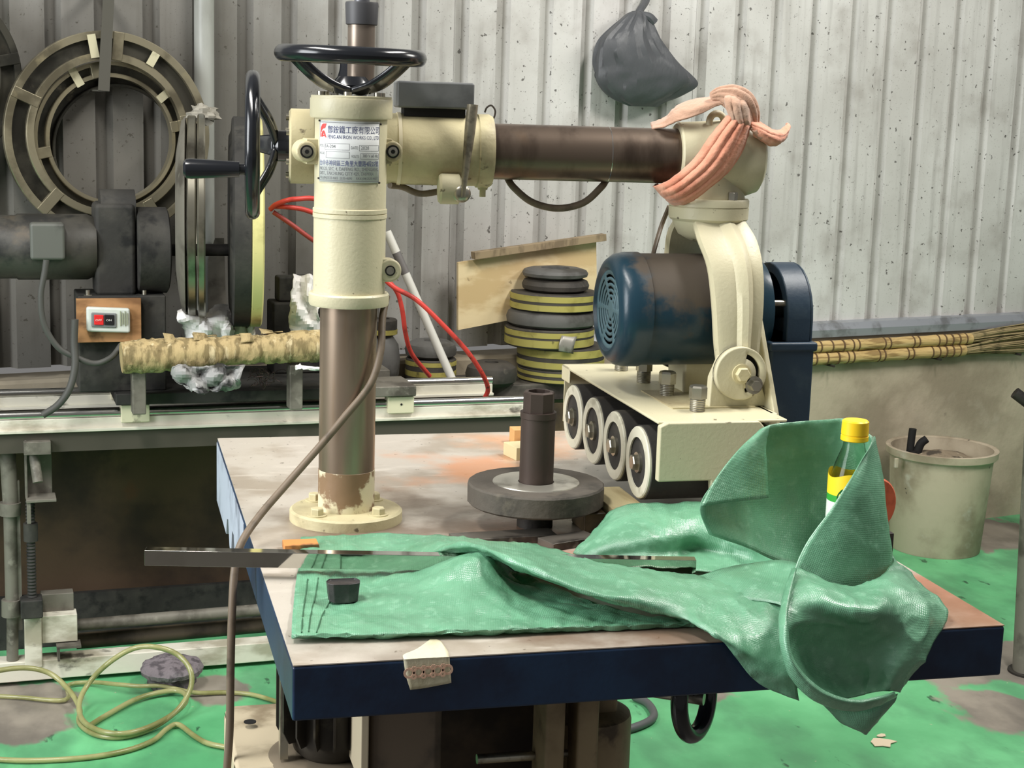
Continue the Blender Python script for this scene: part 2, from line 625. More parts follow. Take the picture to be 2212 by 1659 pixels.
# column with cream lower band
COLM = mat('brown_column_patina', (156, 138, 120), .30, .75, layers=[((112, 90, 72), 10, .45, .66, (1, 1, .2), 6, .8), ((150, 128, 104), 16, .60, .74, (1, 1, .15), 5, .7), ((150, 84, 50), 6, .62, .74, (1, 1, .35), 6, .6)])
cl = MB().lathe(V(CT[0], CT[1], TZ + .017), (0, 0, 1), [(0, .0465), (.40, .0465)], 48).build('column', COLM, machine)
PEEL = mat('peeling_cream_paint', (214, 204, 172), .5, layers=[((120, 88, 60), 18, .47, .53, (1, 1, 1), 8, .9)], bump=(60, .2))
MB().lathe(V(CT[0], CT[1], TZ + .018), (0, 0, 1), [(0, .0470), (.068, .0470), (.0685, .0465)], 48, cap=False).build('painted_band', PEEL, cl)
# sleeve
slv = MB().lathe(V(CT[0], CT[1], 1.212), (0, 0, 1), [(0, .048), (0, .064), (.004, .0655), (.018, .0655), (.021, .063), (.021, .0585), (.024, .0585), (.142, .0585), (.143, .0600), (.149, .0600), (.150, .0580), (.151, .0600), (.157, .0600), (.158, .0580), (.300, .0580), (.303, .058)], 64).build('sleeve', CREAM, machine)
MB().lathe(V(CT[0], CT[1], 1.513), (0, 0, 1), [(0, .04), (0, .0645), (.003, .066), (.030, .066), (.031, .0655), (.031, .0645), (.0345, .0645), (.0355, .0635), (.0355, .02)], 64).build('sleeve_cap', CREAM, slv)
for k in range(6):
    t = math.radians(60 * k + 15)
    p = V(CT[0] + .052 * math.cos(t), CT[1] + .052 * math.sin(t), 1.5485)
    MB().cyl(p, p + V(0, 0, .006), .0065, seg=14).build('cap_screw', BOLT, slv)
# lower lug with bolt
lug_c = on_y(840, 583, CT[1] - .02)
lm = MB()
lm.lathe(lug_c + V(0, -.012, 0), (0, 1, 0), [(0, .017), (.003, .019), (.028, .019)], 32)
lm.box2((lug_c[0] - .028, lug_c[1] - .010, lug_c[2] - .019), (lug_c[0], lug_c[1] + .016, lug_c[2] + .019))
lm.build('sleeve_lug', CREAM, slv, bevel=.002)
m = MB().ring(lug_c + V(0, -.0135, 0), (0, 1, 0), .0085, .0068, .002, 28)
m.build('lug_ring', BLACK, slv)
MB().cyl(lug_c + V(0, -.0135, 0), lug_c + V(0, -.005, 0), .0062, seg=20).build('lug_bolt', BOLT, slv)
# upper ears (carrier clamped on the sleeve)
for sx, px_ in ((-1, 661), (1, 846)):
    ec = on_y(px_, 327, CT[1] - .012)
    em = MB().lathe(ec + V(0, -.010, 0), (0, 1, 0), [(0, .0145), (.002, .0165), (.05, .0185)], 32)
    em.box2((min(ec[0], ec[0] - sx * .03), ec[1] - .006, ec[2] - .02), (max(ec[0], ec[0] - sx * .03), ec[1] + .05, ec[2] + .02))
    em.build('clamp_ear', CREAM_D, slv, bevel=.002)
    MB().ring(ec + V(0, -.0125, 0), (0, 1, 0), .0105, .0085, .003, 28).build('ear_washer', BLACK, slv)
    e2 = MB().cyl(ec + V(0, -.0130, 0), ec + V(0, -.005, 0), .0080, seg=24, bev=.001)
    e2.build('cap_bolt', BOLT, slv)
    MB().hexa(ec + V(0, -.0135, 0), (0, 1, 0), .0038, .001).build('hex_socket', BLACK, slv)

# ---- nameplate (curved plate on the sleeve)
PLM = mat('nameplate_aluminium', (214, 216, 214), .55, 0, spec=.25)
NAVY = mat('nameplate_ink_blue', (70, 78, 120), .5)
INK = mat('nameplate_ink_grey', (112, 114, 116), .5)
RED = mat('nameplate_red', (226, 62, 58), .45)
plate_w, plate_h = .108, .096
plate_top = on_y(757, 262, CT[1] - .058)[2]
plate_ang = math.radians(-90 - 12)           # faces a little to the left, towards the photographer
Rp = .0587


def curve_on_sleeve(u, v, lift):
    a = plate_ang + u / Rp
    return V(CT[0] + (Rp + lift) * math.cos(a), CT[1] + (Rp + lift) * math.sin(a), plate_top - v)


pm = MB()
NU = 24
pm.grid([[curve_on_sleeve(-plate_w / 2 + plate_w * i / NU, v, .0006) for i in range(NU + 1)] for v in (0, plate_h)])
plate = pm.build('nameplate', PLM, slv, solid=.0008)


def sleeve_print(name, quads, material):
    m = MB()
    for (u0, v0, u1, v1) in quads:
        k = max(1, int(abs(u1 - u0) / .004))
        m.grid([[curve_on_sleeve(u0 + (u1 - u0) * i / k, v, .0012) for i in range(k + 1)] for v in (v0, v1)])
    return m.build(name, material, slv, smooth=0)


def text_mesh(body, size, width=None):
    cu = bpy.data.curves.new('lettering', 'FONT')
    cu.body = body
    cu.size = size
    cu.resolution_u = 2
    ob = bpy.data.objects.new('lettering', cu)
    col.objects.link(ob)
    bpy.context.view_layer.update()
    dg = bpy.context.evaluated_depsgraph_get()
    me = bpy.data.meshes.new_from_object(ob.evaluated_get(dg))
    vs = np.array([v.co[:] for v in me.vertices]) if len(me.vertices) else np.zeros((0, 3))
    fs = [tuple(p.vertices) for p in me.polygons]
    bpy.data.objects.remove(ob)
    bpy.data.curves.remove(cu)
    bpy.data.meshes.remove(me)
    if width and len(vs):
        vs[:, 0] -= vs[:, 0].min()
        vs[:, 0] *= width / vs[:, 0].max()
    return vs, fs


def sleeve_text(name, body, u, v, size, width, material, parent):
    vs, fs = text_mesh(body, size, width)
    if not len(vs):
        return
    m = MB()
    m.add([curve_on_sleeve(u + p[0], v - p[1], .0013) for p in vs], fs)
    m.build(name, material, parent, smooth=0)


U0 = -plate_w / 2
S = plate_w / 1660.0        # crop units of the plate close-up
VS = plate_h / 1400.0


def ux(x):
    return U0 + (x - 110) * S


def vy(y):
    return (y - 170) * VS


T_ = [('鄷銨鐵工廠有限公司', 405, 440, 150, 1350, NAVY), ('FENG AN IRON WORKS CO., LTD.', 405, 575, 95, 1350, NAVY),
      ('MODEL', 150, 770, 70, 130, INK), ('FA-204', 320, 785, 85, 300, INK), ('DATE:', 1000, 800, 75, 170, INK), ('2020', 1235, 805, 90, 210, INK),
      ('MFG.NO', 150, 945, 70, 160, INK), ('VOLTS', 1005, 995, 70, 180, INK), ('380 V 60 Hz', 1280, 985, 85, 440, INK),
      ('台中市神岡區三角里大豐路4段25號', 150, 1185, 115, 1580, NAVY), ('NO.25, SEC. 4, DAFENG RD., SHENGANG', 150, 1300, 90, 1580, INK),
      ('DIST., TAICHUNG CITY 429, TAIWAN', 150, 1405, 90, 1430, INK), ('TEL:(04)2533-4683  2533-4690', 150, 1500, 65, 880, INK), ('FAX:(04)2533-4687', 1130, 1500, 65, 590, INK)]
for body, x, y, h, w, mm in T_:
    sleeve_text('plate_lettering', body, ux(x), vy(y), h * VS * 1.25, w * S, mm, slv)
fr = []
for (x0, y0, x1, y1) in ((315, 680, 965, 830), (1195, 705, 1740, 840), (350, 865, 965, 1020), (1230, 890, 1740, 1030)):
    w_ = .0005
    a, b_, c_, d_ = ux(x0), vy(y0), ux(x1), vy(y1)
    fr += [(a, b_, c_, b_ + w_), (a, d_ - w_, c_, d_), (a, b_, a + w_, d_), (c_ - w_, b_, c_, d_)]
a, b_, c_, d_ = ux(125), vy(205), ux(1765), vy(1540)
fr += [(a, b_, c_, b_ + .0006), (a, d_ - .0008, c_, d_), (a, b_, a + .0005, d_), (c_ - .0005, b_, c_, d_)]
sleeve_print('plate_frame_lines', fr, INK)
# red emblem: swooping F over an A
em = MB()


def em_poly(pts):
    em.add([curve_on_sleeve(ux(x), vy(y), .0013) for x, y in pts], [tuple(range(len(pts)))])


outer = [(155, 545), (158, 420), (175, 330), (215, 265), (270, 240), (365, 240), (320, 345)]
inner = [(320, 345), (260, 352), (215, 385), (195, 440), (190, 545)]
for k in range(1, 4):
    pass
em_poly([(155, 545), (158, 420), (178, 430), (190, 545)])
em_poly([(158, 420), (175, 330), (215, 385), (190, 440)])
em_poly([(175, 330), (215, 265), (270, 240), (260, 352), (215, 385)])
em_poly([(270, 240), (365, 240), (320, 345), (260, 352)])
em_poly([(200, 545), (200, 470), (225, 415), (275, 395), (300, 410), (262, 470), (245, 545)])
em_poly([(300, 410), (318, 440), (368, 555), (325, 555), (300, 500), (275, 480)])
em_poly([(262, 500), (300, 500), (312, 525), (252, 525)])
em.build('plate_emblem', RED, slv, smooth=0)
for (x, y) in ((120, 178), (1795, 225), (100, 1500), (1775, 1570)):
    q = curve_on_sleeve(ux(x), vy(y), .0005)
    n_ = q - V(CT[0], CT[1], q[2])
    MB().cyl(q, q + n_ / np.linalg.norm(n_) * .0022, .0016, seg=12).build('plate_rivet', DARKIRON, slv)

# ---- top handwheel
HW = V(CT[0] - .002, CT[1], 1.6115)
hw = MB().torus(HW, (0.012, -.016, 1), .108, .0135, 80, 18).build('top_handwheel', BLACKGLOSS, machine)
hb = MB().lathe(V(CT[0], CT[1], 1.549), (0, 0, 1), [(0, .022), (.004, .028), (.016, .034), (.022, .030), (.03, .022), (.03, .0)], 32)
hb.build('wheel_hub', BLACKGLOSS, hw)
for k in range(3):
    t = math.radians(200 + 120 * k)
    d = V(math.cos(t), math.sin(t), 0)
    s_ = V(-math.sin(t), math.cos(t), 0)
    g = []
    for q, zz, w in ((.014, 1.556, .062), (.045, 1.566, .054), (.075, 1.585, .042), (.100, 1.606, .040)):
        c0 = V(CT[0], CT[1], zz) + d * q
        g.append([c0 - s_ * w * .5, c0 - s_ * w * .2 + V(0, 0, .004), c0 + s_ * w * .2 + V(0, 0, .004), c0 + s_ * w * .5])
    MB().grid(patch(g, 4)).build('wheel_spoke', BLACKGLOSS, hw, solid=.009)
MB().hexa(V(CT[0], CT[1], 1.548), (0, 0, 1), .026, .008).build('spindle_nut', STEEL, hw)
# post and collar rising behind the handwheel
pz = V(.4085, CT[1] + .03, 0)
po = MB().cyl(pz + V(0, 0, 1.56), pz + V(0, 0, 1.668), .0222, seg=32).build('screw_guard', mat('dull_brown_tube', (130, 118, 106), .35, .6), machine)
MB().lathe(pz + V(0, 0, 1.661), (0, 0, 1), [(0, .0235), (.001, .0255), (.033, .0268), (.036, .026), (.036, .019), (.01, .019)], 36).build('collar', mat('collar_black', (62, 62, 64), .5), po)
MB().cyl(pz + V(0, 0, 1.66), pz + V(0, 0, 2.05), .0125, seg=20).build('lift_rod', mat('rod_grey', (104, 104, 108), .4, .4), po)

# ---- horizontal arm, its sleeve, side handwheel
AD = math.radians(5.5)
AX = V(math.cos(AD), -math.sin(AD), 0)
AN = V(math.sin(AD), math.cos(AD), 0)
A0 = V(.389, 2.718, 1.462)


def ap(x, y, d=0.0):
    """point on the vertical plane through the arm axis (moved d towards the viewer)"""
    return on_plane(x, y, A0 - AN * d, AN)


def along(x):
    """point of the arm axis seen at image column x"""
    q = ap(x, 330)
    return A0 + AX * ((q - A0) @ AX)


s0, s1 = along(636), along(1030)
L = np.linalg.norm(s1 - s0)
asl = MB().lathe(s0, AX, [(0, .05), (0, .0600), (L, .0600)], 56).build('arm_sleeve', CREAM_D, machine)
r0, r1 = along(1027), along(1061)
L = np.linalg.norm(r1 - r0)
MB().lathe(r0, AX, [(0, .0600), (.002, .0625), (L - .006, .0625), (L, .059), (L, .0475)], 56, cap=False).build('sleeve_end_ring', CREAM_D, asl)
l0, l1 = along(624), along(642)
L = np.linalg.norm(l1 - l0)
cp = MB().lathe(l0, AX, [(0, .0), (0, .058), (.003, .0625), (.040, .0625), (.043, .060)], 56, cap=False)
cp.build('sleeve_end_cap', CREAM_D, asl)
for k in range(6):
    t = math.radians(30 + 60 * k)
    u_, v_, a_ = frame(AX)
    p = l0 + u_ * .048 * math.cos(t) + v_ * .048 * math.sin(t)
    MB().cyl(p - AX * .005, p, .0055, seg=12).build('end_cap_screw', BOLT, asl)
# zip tie around the sleeve
tz_ = along(858)
MB().ring(tz_ - AX * .002, AX, .0618, .060, .006, 48).build('cable_tie', mat('pale_nylon', (216, 206, 176), .4), asl)
# grease nipple lug + clamp lug under the end
q = ap(1043, 395, .0)
MB().cyl(q + V(0, 0, .012), q + V(0, 0, -.012), .014, .008, seg=16).cyl(q + V(0, 0, -.012), q + V(0, 0, -.024), .0055, seg=12).build('drain_plug', CREAM_D, asl)
q0 = ap(985, 408, .045)
MB().lathe(q0 - AX * .030, AX, [(0, .022), (.004, .026), (.034, .026), (.038, .020)], 28).build('clamp_lug', CREAM, asl)
q1 = ap(997, 418, .062)
sb = MB().lathe(q1 + AN * .01, -AN, [(0, .015), (.016, .015), (.020, .012), (.022, .006)], 24)
sb.build('lever_boss', BOLT, asl)
la, lb = ap(1000, 425, .085), ap(1021, 226, .078)
MB().tube([la, la * .55 + lb * .45, lb], lambda t: .0035 + .0058 * min(1, t * 1.3), seg=14, smooth=8).build('clamp_lever', mat('lever_grey_steel', (148, 142, 124), .35, .6, layers=[((96, 90, 78), 30, .5, .7)]), asl)
# control box on top, cable, wire loop
b0, b1 = ap(858, 170, .03), ap(1023, 241, .03)
cb = MB()
cx_ = (b0 + b1) / 2
wbox = (b1 - b0) @ AX
cb.box(cx_ + AN * .035, (wbox, .085, b0[2] - b1[2] - .006), ax=(AX, AN, V(0, 0, 1)))
cbx = cb.build('control_box', GREYBOX, machine, bevel=.004)
MB().box(cx_ + AN * .035 - V(0, 0, (b0[2] - b1[2]) / 2 + .004), (wbox * .8, .06, .014), ax=(AX, AN, V(0, 0, 1))).build('box_foot', BLACK, cbx)
WIRE = mat('dark_cable', (66, 60, 54), .55)
MB().tube([ap(1047, 243), ap(1052, 232), ap(1062, 228), ap(1070, 240), ap(1066, 256), ap(1058, 262)], .0016, seg=8).build('wire_loop', WIRE, cbx)
CABLE = mat('brown_grey_cable', (112, 98, 82), .5, layers=[((80, 70, 58), 20, .5, .7)])
MB().tube([ap(842, 400, .02), ap(870, 404), ap(905, 418), ap(945, 414), ap(980, 402), ap(1000, 396)], .0056, seg=12).build('sleeve_cable', CABLE, asl)
# arm tube
t0, t1 = along(1050), along(1475)
L = np.linalg.norm(t1 - t0)
arm = MB().lathe(t0, AX, [(0, .0475), (L, .0475)], 56).build('arm_tube', BROWNSTEEL, machine)
MB().ring(along(1311), AX, .0478, .0470, .0012, 56).build('stop_line', STEEL, arm)
MB().tube([ap(1095, 382, -.02), ap(1110, 405), ap(1150, 437), ap(1205, 450), ap(1260, 438), ap(1298, 405), ap(1310, 388, -.02)], .0062, seg=12).build('arm_cable', CABLE, arm)
# side handwheel
hc = along(546)
sw = MB().torus(hc, AX, .112, .0125, 80, 18, 1.0).build('side_handwheel', BLACKGLOSS, machine)
h2 = along(590)
MB().lathe(h2, AX, [(0, 0), (0, .020), (.008, .026), (.028, .026), (.034, .02)], 32).build('wheel_hub', BLACKGLOSS, sw)
MB().lathe(along(604), AX, [(0, .018), (.025, .018)], 24).build('wheel_shaft', CREAM_D, sw)
u_, v_, a_ = frame(AX)
for k in range(3):
    t = math.radians(90 + 120 * k + 30)
    d = u_ * math.cos(t) + v_ * math.sin(t)
    s_ = -u_ * math.sin(t) + v_ * math.cos(t)
    g = []
    for qd, qa, w in ((.012, .040, .036), (.045, .030, .030), (.08, .012, .024), (.105, 0, .024)):
        c0 = hc + AX * qa + d * qd
        g.append([c0 - s_ * w * .5, c0 - s_ * w * .2 - AX * .004, c0 + s_ * w * .2 - AX * .004, c0 + s_ * w * .5])
    MB().grid(patch(g, 4)).build('wheel_spoke', BLACKGLOSS, sw, solid=.009)
g0, g1 = ap(535, 366, .10), ap(396, 364, .10)
gd = g1 - g0
gl = np.linalg.norm(gd)
MB().lathe(g0, gd, [(0, .009), (.012, .009), (.013, .0125), (gl - .012, .0165), (gl - .004, .0155), (gl, .011)], 28).build('crank_handle', BLACKGLOSS, sw)

# ---- swivel head at the arm end
hA, hB = along(1459), along(1640)
L = np.linalg.norm(hB - hA)
hd = MB().lathe(hA, AX, [(0, .0480), (0, .0560), (.003, .0590), (.02, .0600), (.075, .0640), (L * .62, .0680), (L * .85, .0660), (L * .96, .0600), (L, .050), (L, 0)], 56, cap=False)
hd.add(*[[], []])
hd.build('swivel_head', CREAM, machine)
head = bpy.data.objects['swivel_head']
HC = along(1537)
HC = V(HC[0], HC[1], 0)
zt = ap(1535, 425)[2]
MB().lathe(HC + V(.005, 0, 1.385), (0, 0, 1), [(0, .058), (.055, .055)], 40).build('head_neck', CREAM, head)
MB().lathe(HC + V(0, 0, 1.352), (0, 0, 1), [(0, .0), (0, .066), (.004, .0700), (.0235, .0705), (.0240, .0685), (.0250, .0685), (.0255, .0705), (.036, .0705), (.039, .0685), (.039, .0)], 56, cap=False).build('swivel_ring', CREAM, head)
for k in range(4):
    t = math.radians(-70 + 90 * k)
    p = HC + V(.060 * math.cos(t), .060 * math.sin(t), 1.391)
    MB().hexa(p, (0, 0, 1), .0095, .014).build('ring_bolt', BOLT, head, smooth=0)
# eye bolt on top of the head
e0 = ap(1548, 264, .02)
MB().torus(e0, -AN + AX * .3, .015, .006, 28, 12).cyl(e0 - V(0, 0, .028), e0 - V(0, 0, .012), .009, seg=16).build('eye_bolt', CREAM, head)

# ---- yoke (fork) with pivot discs
yoke_ctr = HC[1]


def leg_points(side):
    # (image row, left col, right col, distance in front of swivel axis)
    rows = [(478, 1500, 1612, .050), (520, 1512, 1637, .085), (580, 1534, 1650, .118), (660, 1544, 1651, .134), (745, 1549, 1643, .138), (800, 1556, 1636, .138)]
    out = []
    for y, xl, xr, dy in rows:
        a = on_y(xl, y, yoke_ctr - dy)
        b_ = on_y(xr, y, yoke_ctr - dy)
        if side > 0:
            a = V(a[0], 2 * yoke_ctr - a[1], a[2])
            b_ = V(b_[0], 2 * yoke_ctr - b_[1], b_[2])
        out.append((a, b_))
    return out


yk = None
for side in (-1, 1):
    R_ = leg_points(side)
    g = []
    for a, b_ in R_:
        w = b_ - a
        fw = V(0, side, 0)
        prof = [(0, -.012), (.02, .002), (.12, .006), (.42, .006), (.50, .013), (.62, .016), (.70, .011), (.76, .003), (.90, .004), (.98, .001), (1.0, -.012), (.98, -.022), (.5, -.026), (.02, -.022), (0, -.012)]
        g.append([a + w * t + fw * d for t, d in prof])
    rows = [catmull(list(c), 5) for c in zip(*g)]
    A = np.array(rows).transpose(1, 0, 2)
    mm = MB().grid(A)
    if yk is None:
        yk = mm.build('yoke', CREAM, machine, smooth=28)
    else:
        mm.build('yoke_leg', CREAM, yk, smooth=28)
# yoke crown under the swivel ring
MB().lathe(HC + V(0, 0, 1.315), (0, 0, 1), [(0, .03), (.012, .052), (.03, .062), (.04, .064)], 40).build('yoke_crown', CREAM, yk)
PV = on_y(1598, 806, yoke_ctr - .160)
for side in (-1, 1):
    pc = PV if side < 0 else V(PV[0], 2 * yoke_ctr - PV[1], PV[2])
    NA, rad = 48, [0, .012, .0265, .0345, .043, .0455]
    m = MB()
    vs = []
    for r in rad:
        for i in range(NA):
            t = 2 * math.pi * i / NA
            vs.append(pc + V(r * math.cos(t), 0, r * math.sin(t)))
    fs = []
    for k in range(len(rad) - 1):
        for i in range(NA):
            t = math.degrees(2 * math.pi * (i + .5) / NA)
            tt = (t + 180) % 360 - 180
            if k == 2 and (-75 < tt < 75):
                continue
            fs.append((k * NA + i, k * NA + (i + 1) % NA, (k + 1) * NA + (i + 1) % NA, (k + 1) * NA + i))
    m.add(vs, fs)
    m.build('pivot_disc', CREAM, yk, solid=.014)
    s_ = side
    MB().cyl(pc + V(0, -s_ * .004, 0), pc + V(0, -s_ * .012, 0), .0445, seg=40).build('disc_backing', BLACK, yk)
    MB().cyl(pc + V(0, s_ * .007, 0), pc + V(0, s_ * .010, 0), .017, seg=24).hexa(pc + V(0, s_ * .010, 0), (0, s_, 0), .0125, .010).build('pivot_nut', CREAM_D, yk, smooth=25)
    c2 = pc + V(.0235, s_ * .006, -.0195)
    MB().cyl(c2, c2 + V(0, s_ * .004, 0), .0155, seg=24).cyl(c2 + V(0, s_ * .004, 0), c2 + V(0, s_ * .016, 0), .0095, seg=6).build('slot_bolt', BOLT, yk, smooth=25)

# ---- motor: axis along X above the roller box
MC = on_y(1300, 668, yoke_ctr)
MX0 = on_y(1304, 668, yoke_ctr)[0] + .004
MZ = MC[2]
mo = V(MX0, yoke_ctr, MZ)
ML = 1.135 - MX0
motor = MB().lathe(mo, (1, 0, 0), [(.010, .064), (.004, .070), (0, .074), (.001, .080), (.006, .090), (.016, .0975), (.030, .1005), (.055, .1010), (.056, .0985), (ML - .02, .0985), (ML, .09), (ML, 0)], 64, cap=False).build('motor', MOTOR, machine)
m = MB()
NA = 72
rad = [0, .006, .012, .0165, .0212, .0262, .0310, .0362, .0410, .0465, .0513, .0570, .0618, .072]
vs, fs = [], []
for r in rad:
    for i in range(NA):
        t = 2 * math.pi * i / NA
        vs.append(mo + V(.006 + .004 * (1 - (r / .072) ** 2), r * math.cos(t), r * math.sin(t)))
for k in range(len(rad) - 1):
    for i in range(NA):
        deg = (360 * (i + .5) / NA)
        slot = k in (3, 5, 7, 9, 11)
        rib = min(abs((deg - 60 * q_ + 180) % 360 - 180) for q_ in range(6))
        if slot and rib > (6 if k > 4 else 12):
            continue
        fs.append((k * NA + i, k * NA + (i + 1) % NA, (k + 1) * NA + (i + 1) % NA, (k + 1) * NA + i))
m.add(vs, fs)
m.build('fan_grille', mat('grille_grey_blue', (84, 112, 122), .4), motor, solid=.0025)
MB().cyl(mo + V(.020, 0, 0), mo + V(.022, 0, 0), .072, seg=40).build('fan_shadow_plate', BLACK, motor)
# dusty grime patch on the motor shell comes from the paint layers
mt = MATS['motor_blue_paint']
tn = NT(mt)
bs = tn.n['Principled BSDF']
src = bs.inputs['Base Color'].links[0].from_socket
gp = tn.new('ShaderNodeNewGeometry').outputs['Position']
dd = tn.new('ShaderNodeVectorMath', operation='DISTANCE')
tn.link(gp, dd.inputs[0])
dd.inputs[1].default_value = (MX0 + .14, yoke_ctr - .05, MZ + .085)
nf = tn.noise(gp, 26, 8)
ff = tn.ramp(tn.math('ADD', dd.outputs['Value'], tn.math('MULTIPLY', tn.math('SUBTRACT', nf, .5), .12)), .125, .085)
tn.link(tn.mix(tn.math('MULTIPLY', ff, .85), src, lin((88, 76, 62))), bs.inputs['Base Color'])
tn.link(tn.math('ADD', .30, tn.math('MULTIPLY', ff, .4)), bs.inputs['Roughness'])
# ---- roller box
BXL, BXR = .862, 1.075
BZT = 1.044
BYF, BYB = 2.398, 2.965
cover = MB()
cover.box2((BXL + .006, BYF, BZT - .005), (BXR + .02, BYB, BZT))
cover.box2((BXL + .006, BYB - .05, BZT - .03), (BXL + .011, BYB, BZT))
cov = cover.build('roller_cover', CREAM, machine, bevel=.0035)
MB().prism([(BXL + .006, .946), (BXL + .006, BZT - .006), (BXL + .02, BZT), (1.040, BZT), (1.050, BZT - .010), (1.050, .888), (.966, .886), (.960, .946)], (1, 0, 0), (0, 0, 1), V(0, BYF - .012, 0), (0, 1, 0), .016).build('cover_front', CREAM, cov, bevel=.003)
MB().box2((1.085, BYF + .05, .90), (1.10, BYB, BZT)).build('cover_back', CREAM, cov, bevel=.003)
MB().box2((BXL + .012, BYB - .005, .93), (1.10, BYB, BZT)).build('cover_end', CREAM, cov)
# seam in the cover and raised rear pad
MB().box2((.93, BYF + .10, BZT), (1.08, BYF + .27, BZT + .002)).build('cover_pad', CREAM_D, cov)
RING = mat('pale_polyurethane', (206, 202, 182), .45, layers=[((150, 144, 124), 30, .55, .7, (1, 1, 1), 5, .6)])
RY = [2.470 + .1285 * k for k in range(4)]
RZ, RR = .9605, .0625
for k, ry in enumerate(RY):
    oz = -.002 * k
    c0 = V(BXL - .002, ry, RZ)
    rl = MB().lathe(c0, (1, 0, 0), [(.004, RR - .004), (.006, RR), (.215, RR), (.217, RR - .004)], 44).build('roller', RUBBER, machine)
    MB().ring(c0, (1, 0, 0), RR - .002, .0425, .010, 44, .002).build('roller_end_ring', RING, rl)
    MB().lathe(c0 + V(.006, 0, 0), (1, 0, 0), [(-.004, .0430), (-.002, .0415), (.004, .040), (.006, 0)], 36, cap=False).build('hub_plate', DARKIRON, rl)
    MB().cyl(c0 + V(-.001, 0, 0), c0 + V(.01, 0, 0), .0175, seg=24).build('bolt_washer', BOLT, rl)
    MB().hexa(c0 + V(.001, 0, 0), (-1, 0, 0), .0135, .011).build('roller_bolt', BOLT, rl, smooth=0)
# bolts standing on the cover
for (x, y) in ((1342, 800), (1390, 826), (1440, 855), (1506, 888)):
    b = on_z(x, y, BZT)
    hbm = MB()
    hbm.lathe(b, (0, 0, 1), [(.0015 * i, .0125 + (.0008 if i % 2 else 0)) for i in range(15)], 20)
    bo = hbm.build('adjusting_bolt', BOLT, cov)
    MB().hexa(b + V(0, 0, .022), (0, 0, 1), .0155, .022).build('bolt_head', BOLT, cov, smooth=0)
    if x < 1400:
        MB().cyl(b + V(0, 0, .02), b + V(0, 0, .07), .011, seg=18).build('bolt_shank', BOLT, cov)
# motor mount web between cover and motor, pivot lug
MB().box2((1.0, yoke_ctr - .02, BZT), (1.075, yoke_ctr + .07, MZ - .085)).build('motor_mount', CREAM, cov, bevel=.004)
lg = MB()
pv = PV
lg.prism([(pv[0] - .048, BZT), (pv[0] - .046, pv[2] - .01), (pv[0] - .03, pv[2] + .03), (pv[0] + .03, pv[2] + .03), (pv[0] + .05, BZT + .03), (pv[0] + .062, BZT)], (1, 0, 0), (0, 0, 1), V(0, pv[1] + .012, 0), (0, 1, 0), .02)
lg.build('pivot_lug', CREAM, cov, bevel=.003)
# backing plate and belt guard (drive side)
MB().prism([(2.46, .93), (2.46, 1.03), (2.565, 1.20), (2.60, 1.265), (2.72, 1.265), (2.77, 1.20), (2.88, 1.03), (2.88, .93)], (0, 1, 0), (0, 0, 1), V(1.100, 0, 0), (1, 0, 0), .010).build('drive_plate', CREAM, machine, bevel=.003)


def obround(cy, cz, hw, z0, z1, n=14):
    pts = []
    for i in range(n + 1):
        t = math.pi * i / n
        pts.append((cy + hw * math.cos(t), z1 - hw + hw * math.sin(t)))
    pts += [(cy - hw, z0), (cy + hw, z0)]
    return pts


yg = yoke_ctr
bgd = MB()
go = obround(yg, 0, .092, 1.02, MZ + .085)
gi = obround(yg, 0, .048, 1.09, MZ + .045)
bgd.prism(go, (0, 1, 0), (0, 0, 1), V(1.202, 0, 0), (1, 0, 0), .006)
gobj = bgd.build('belt_guard', GUARD, machine, bevel=.003)
# rim of the guard (open towards the drive plate, arms leave a gap)
rim = MB()
n = len(go)
vs = []
for x in (1.150, 1.202):
    for (y, z) in go:
        vs.append(V(x, y, z))
    for (y, z) in gi if False else []:
        pass
ins = [(yg + (y - yg) * .80, 1.15 + (z - 1.15) * .86) for y, z in go]
vs = [V(1.158, y, z) for y, z in go] + [V(1.202, y, z) for y, z in go] + [V(1.158, y, z) for y, z in ins] + [V(1.202, y, z) for y, z in ins]
fs = []
for i in range(n):
    j = (i + 1) % n
    fs += [(i, j, n + j, n + i), (2 * n + j, 2 * n + i, 3 * n + i, 3 * n + j), (j, i, 2 * n + i, 2 * n + j)]
rim.add(vs, fs)
rim.build('guard_rim', GUARD, gobj, bevel=.003)
MB().cyl(V(1.10, yg, MZ), V(1.200, yg, MZ), .016, seg=20).build('motor_shaft', BOLT, gobj)
MB().cyl(V(1.13, yg - .075, MZ + .02), V(1.200, yg - .075, MZ + .02), .006, seg=12).build('guard_stud', BOLT, gobj)
MB().box2((1.125, yg - .105, .905), (1.208, yg + .10, MZ - .045)).build('guard_lower', GUARD, gobj, bevel=.006)
MB().box2((1.122, yg - .108, MZ - .062), (1.213, yg + .103, MZ - .045)).build('guard_lip', GUARD, gobj, bevel=.005)
# power lead of the motor
MB().tube([on_y(1446, 445, yoke_ctr + .09), on_y(1428, 490, yoke_ctr + .1), on_y(1412, 545, yoke_ctr + .05), on_y(1410, 560, yoke_ctr + .02)], .0042, seg=10).build('motor_lead', CABLE, motor)

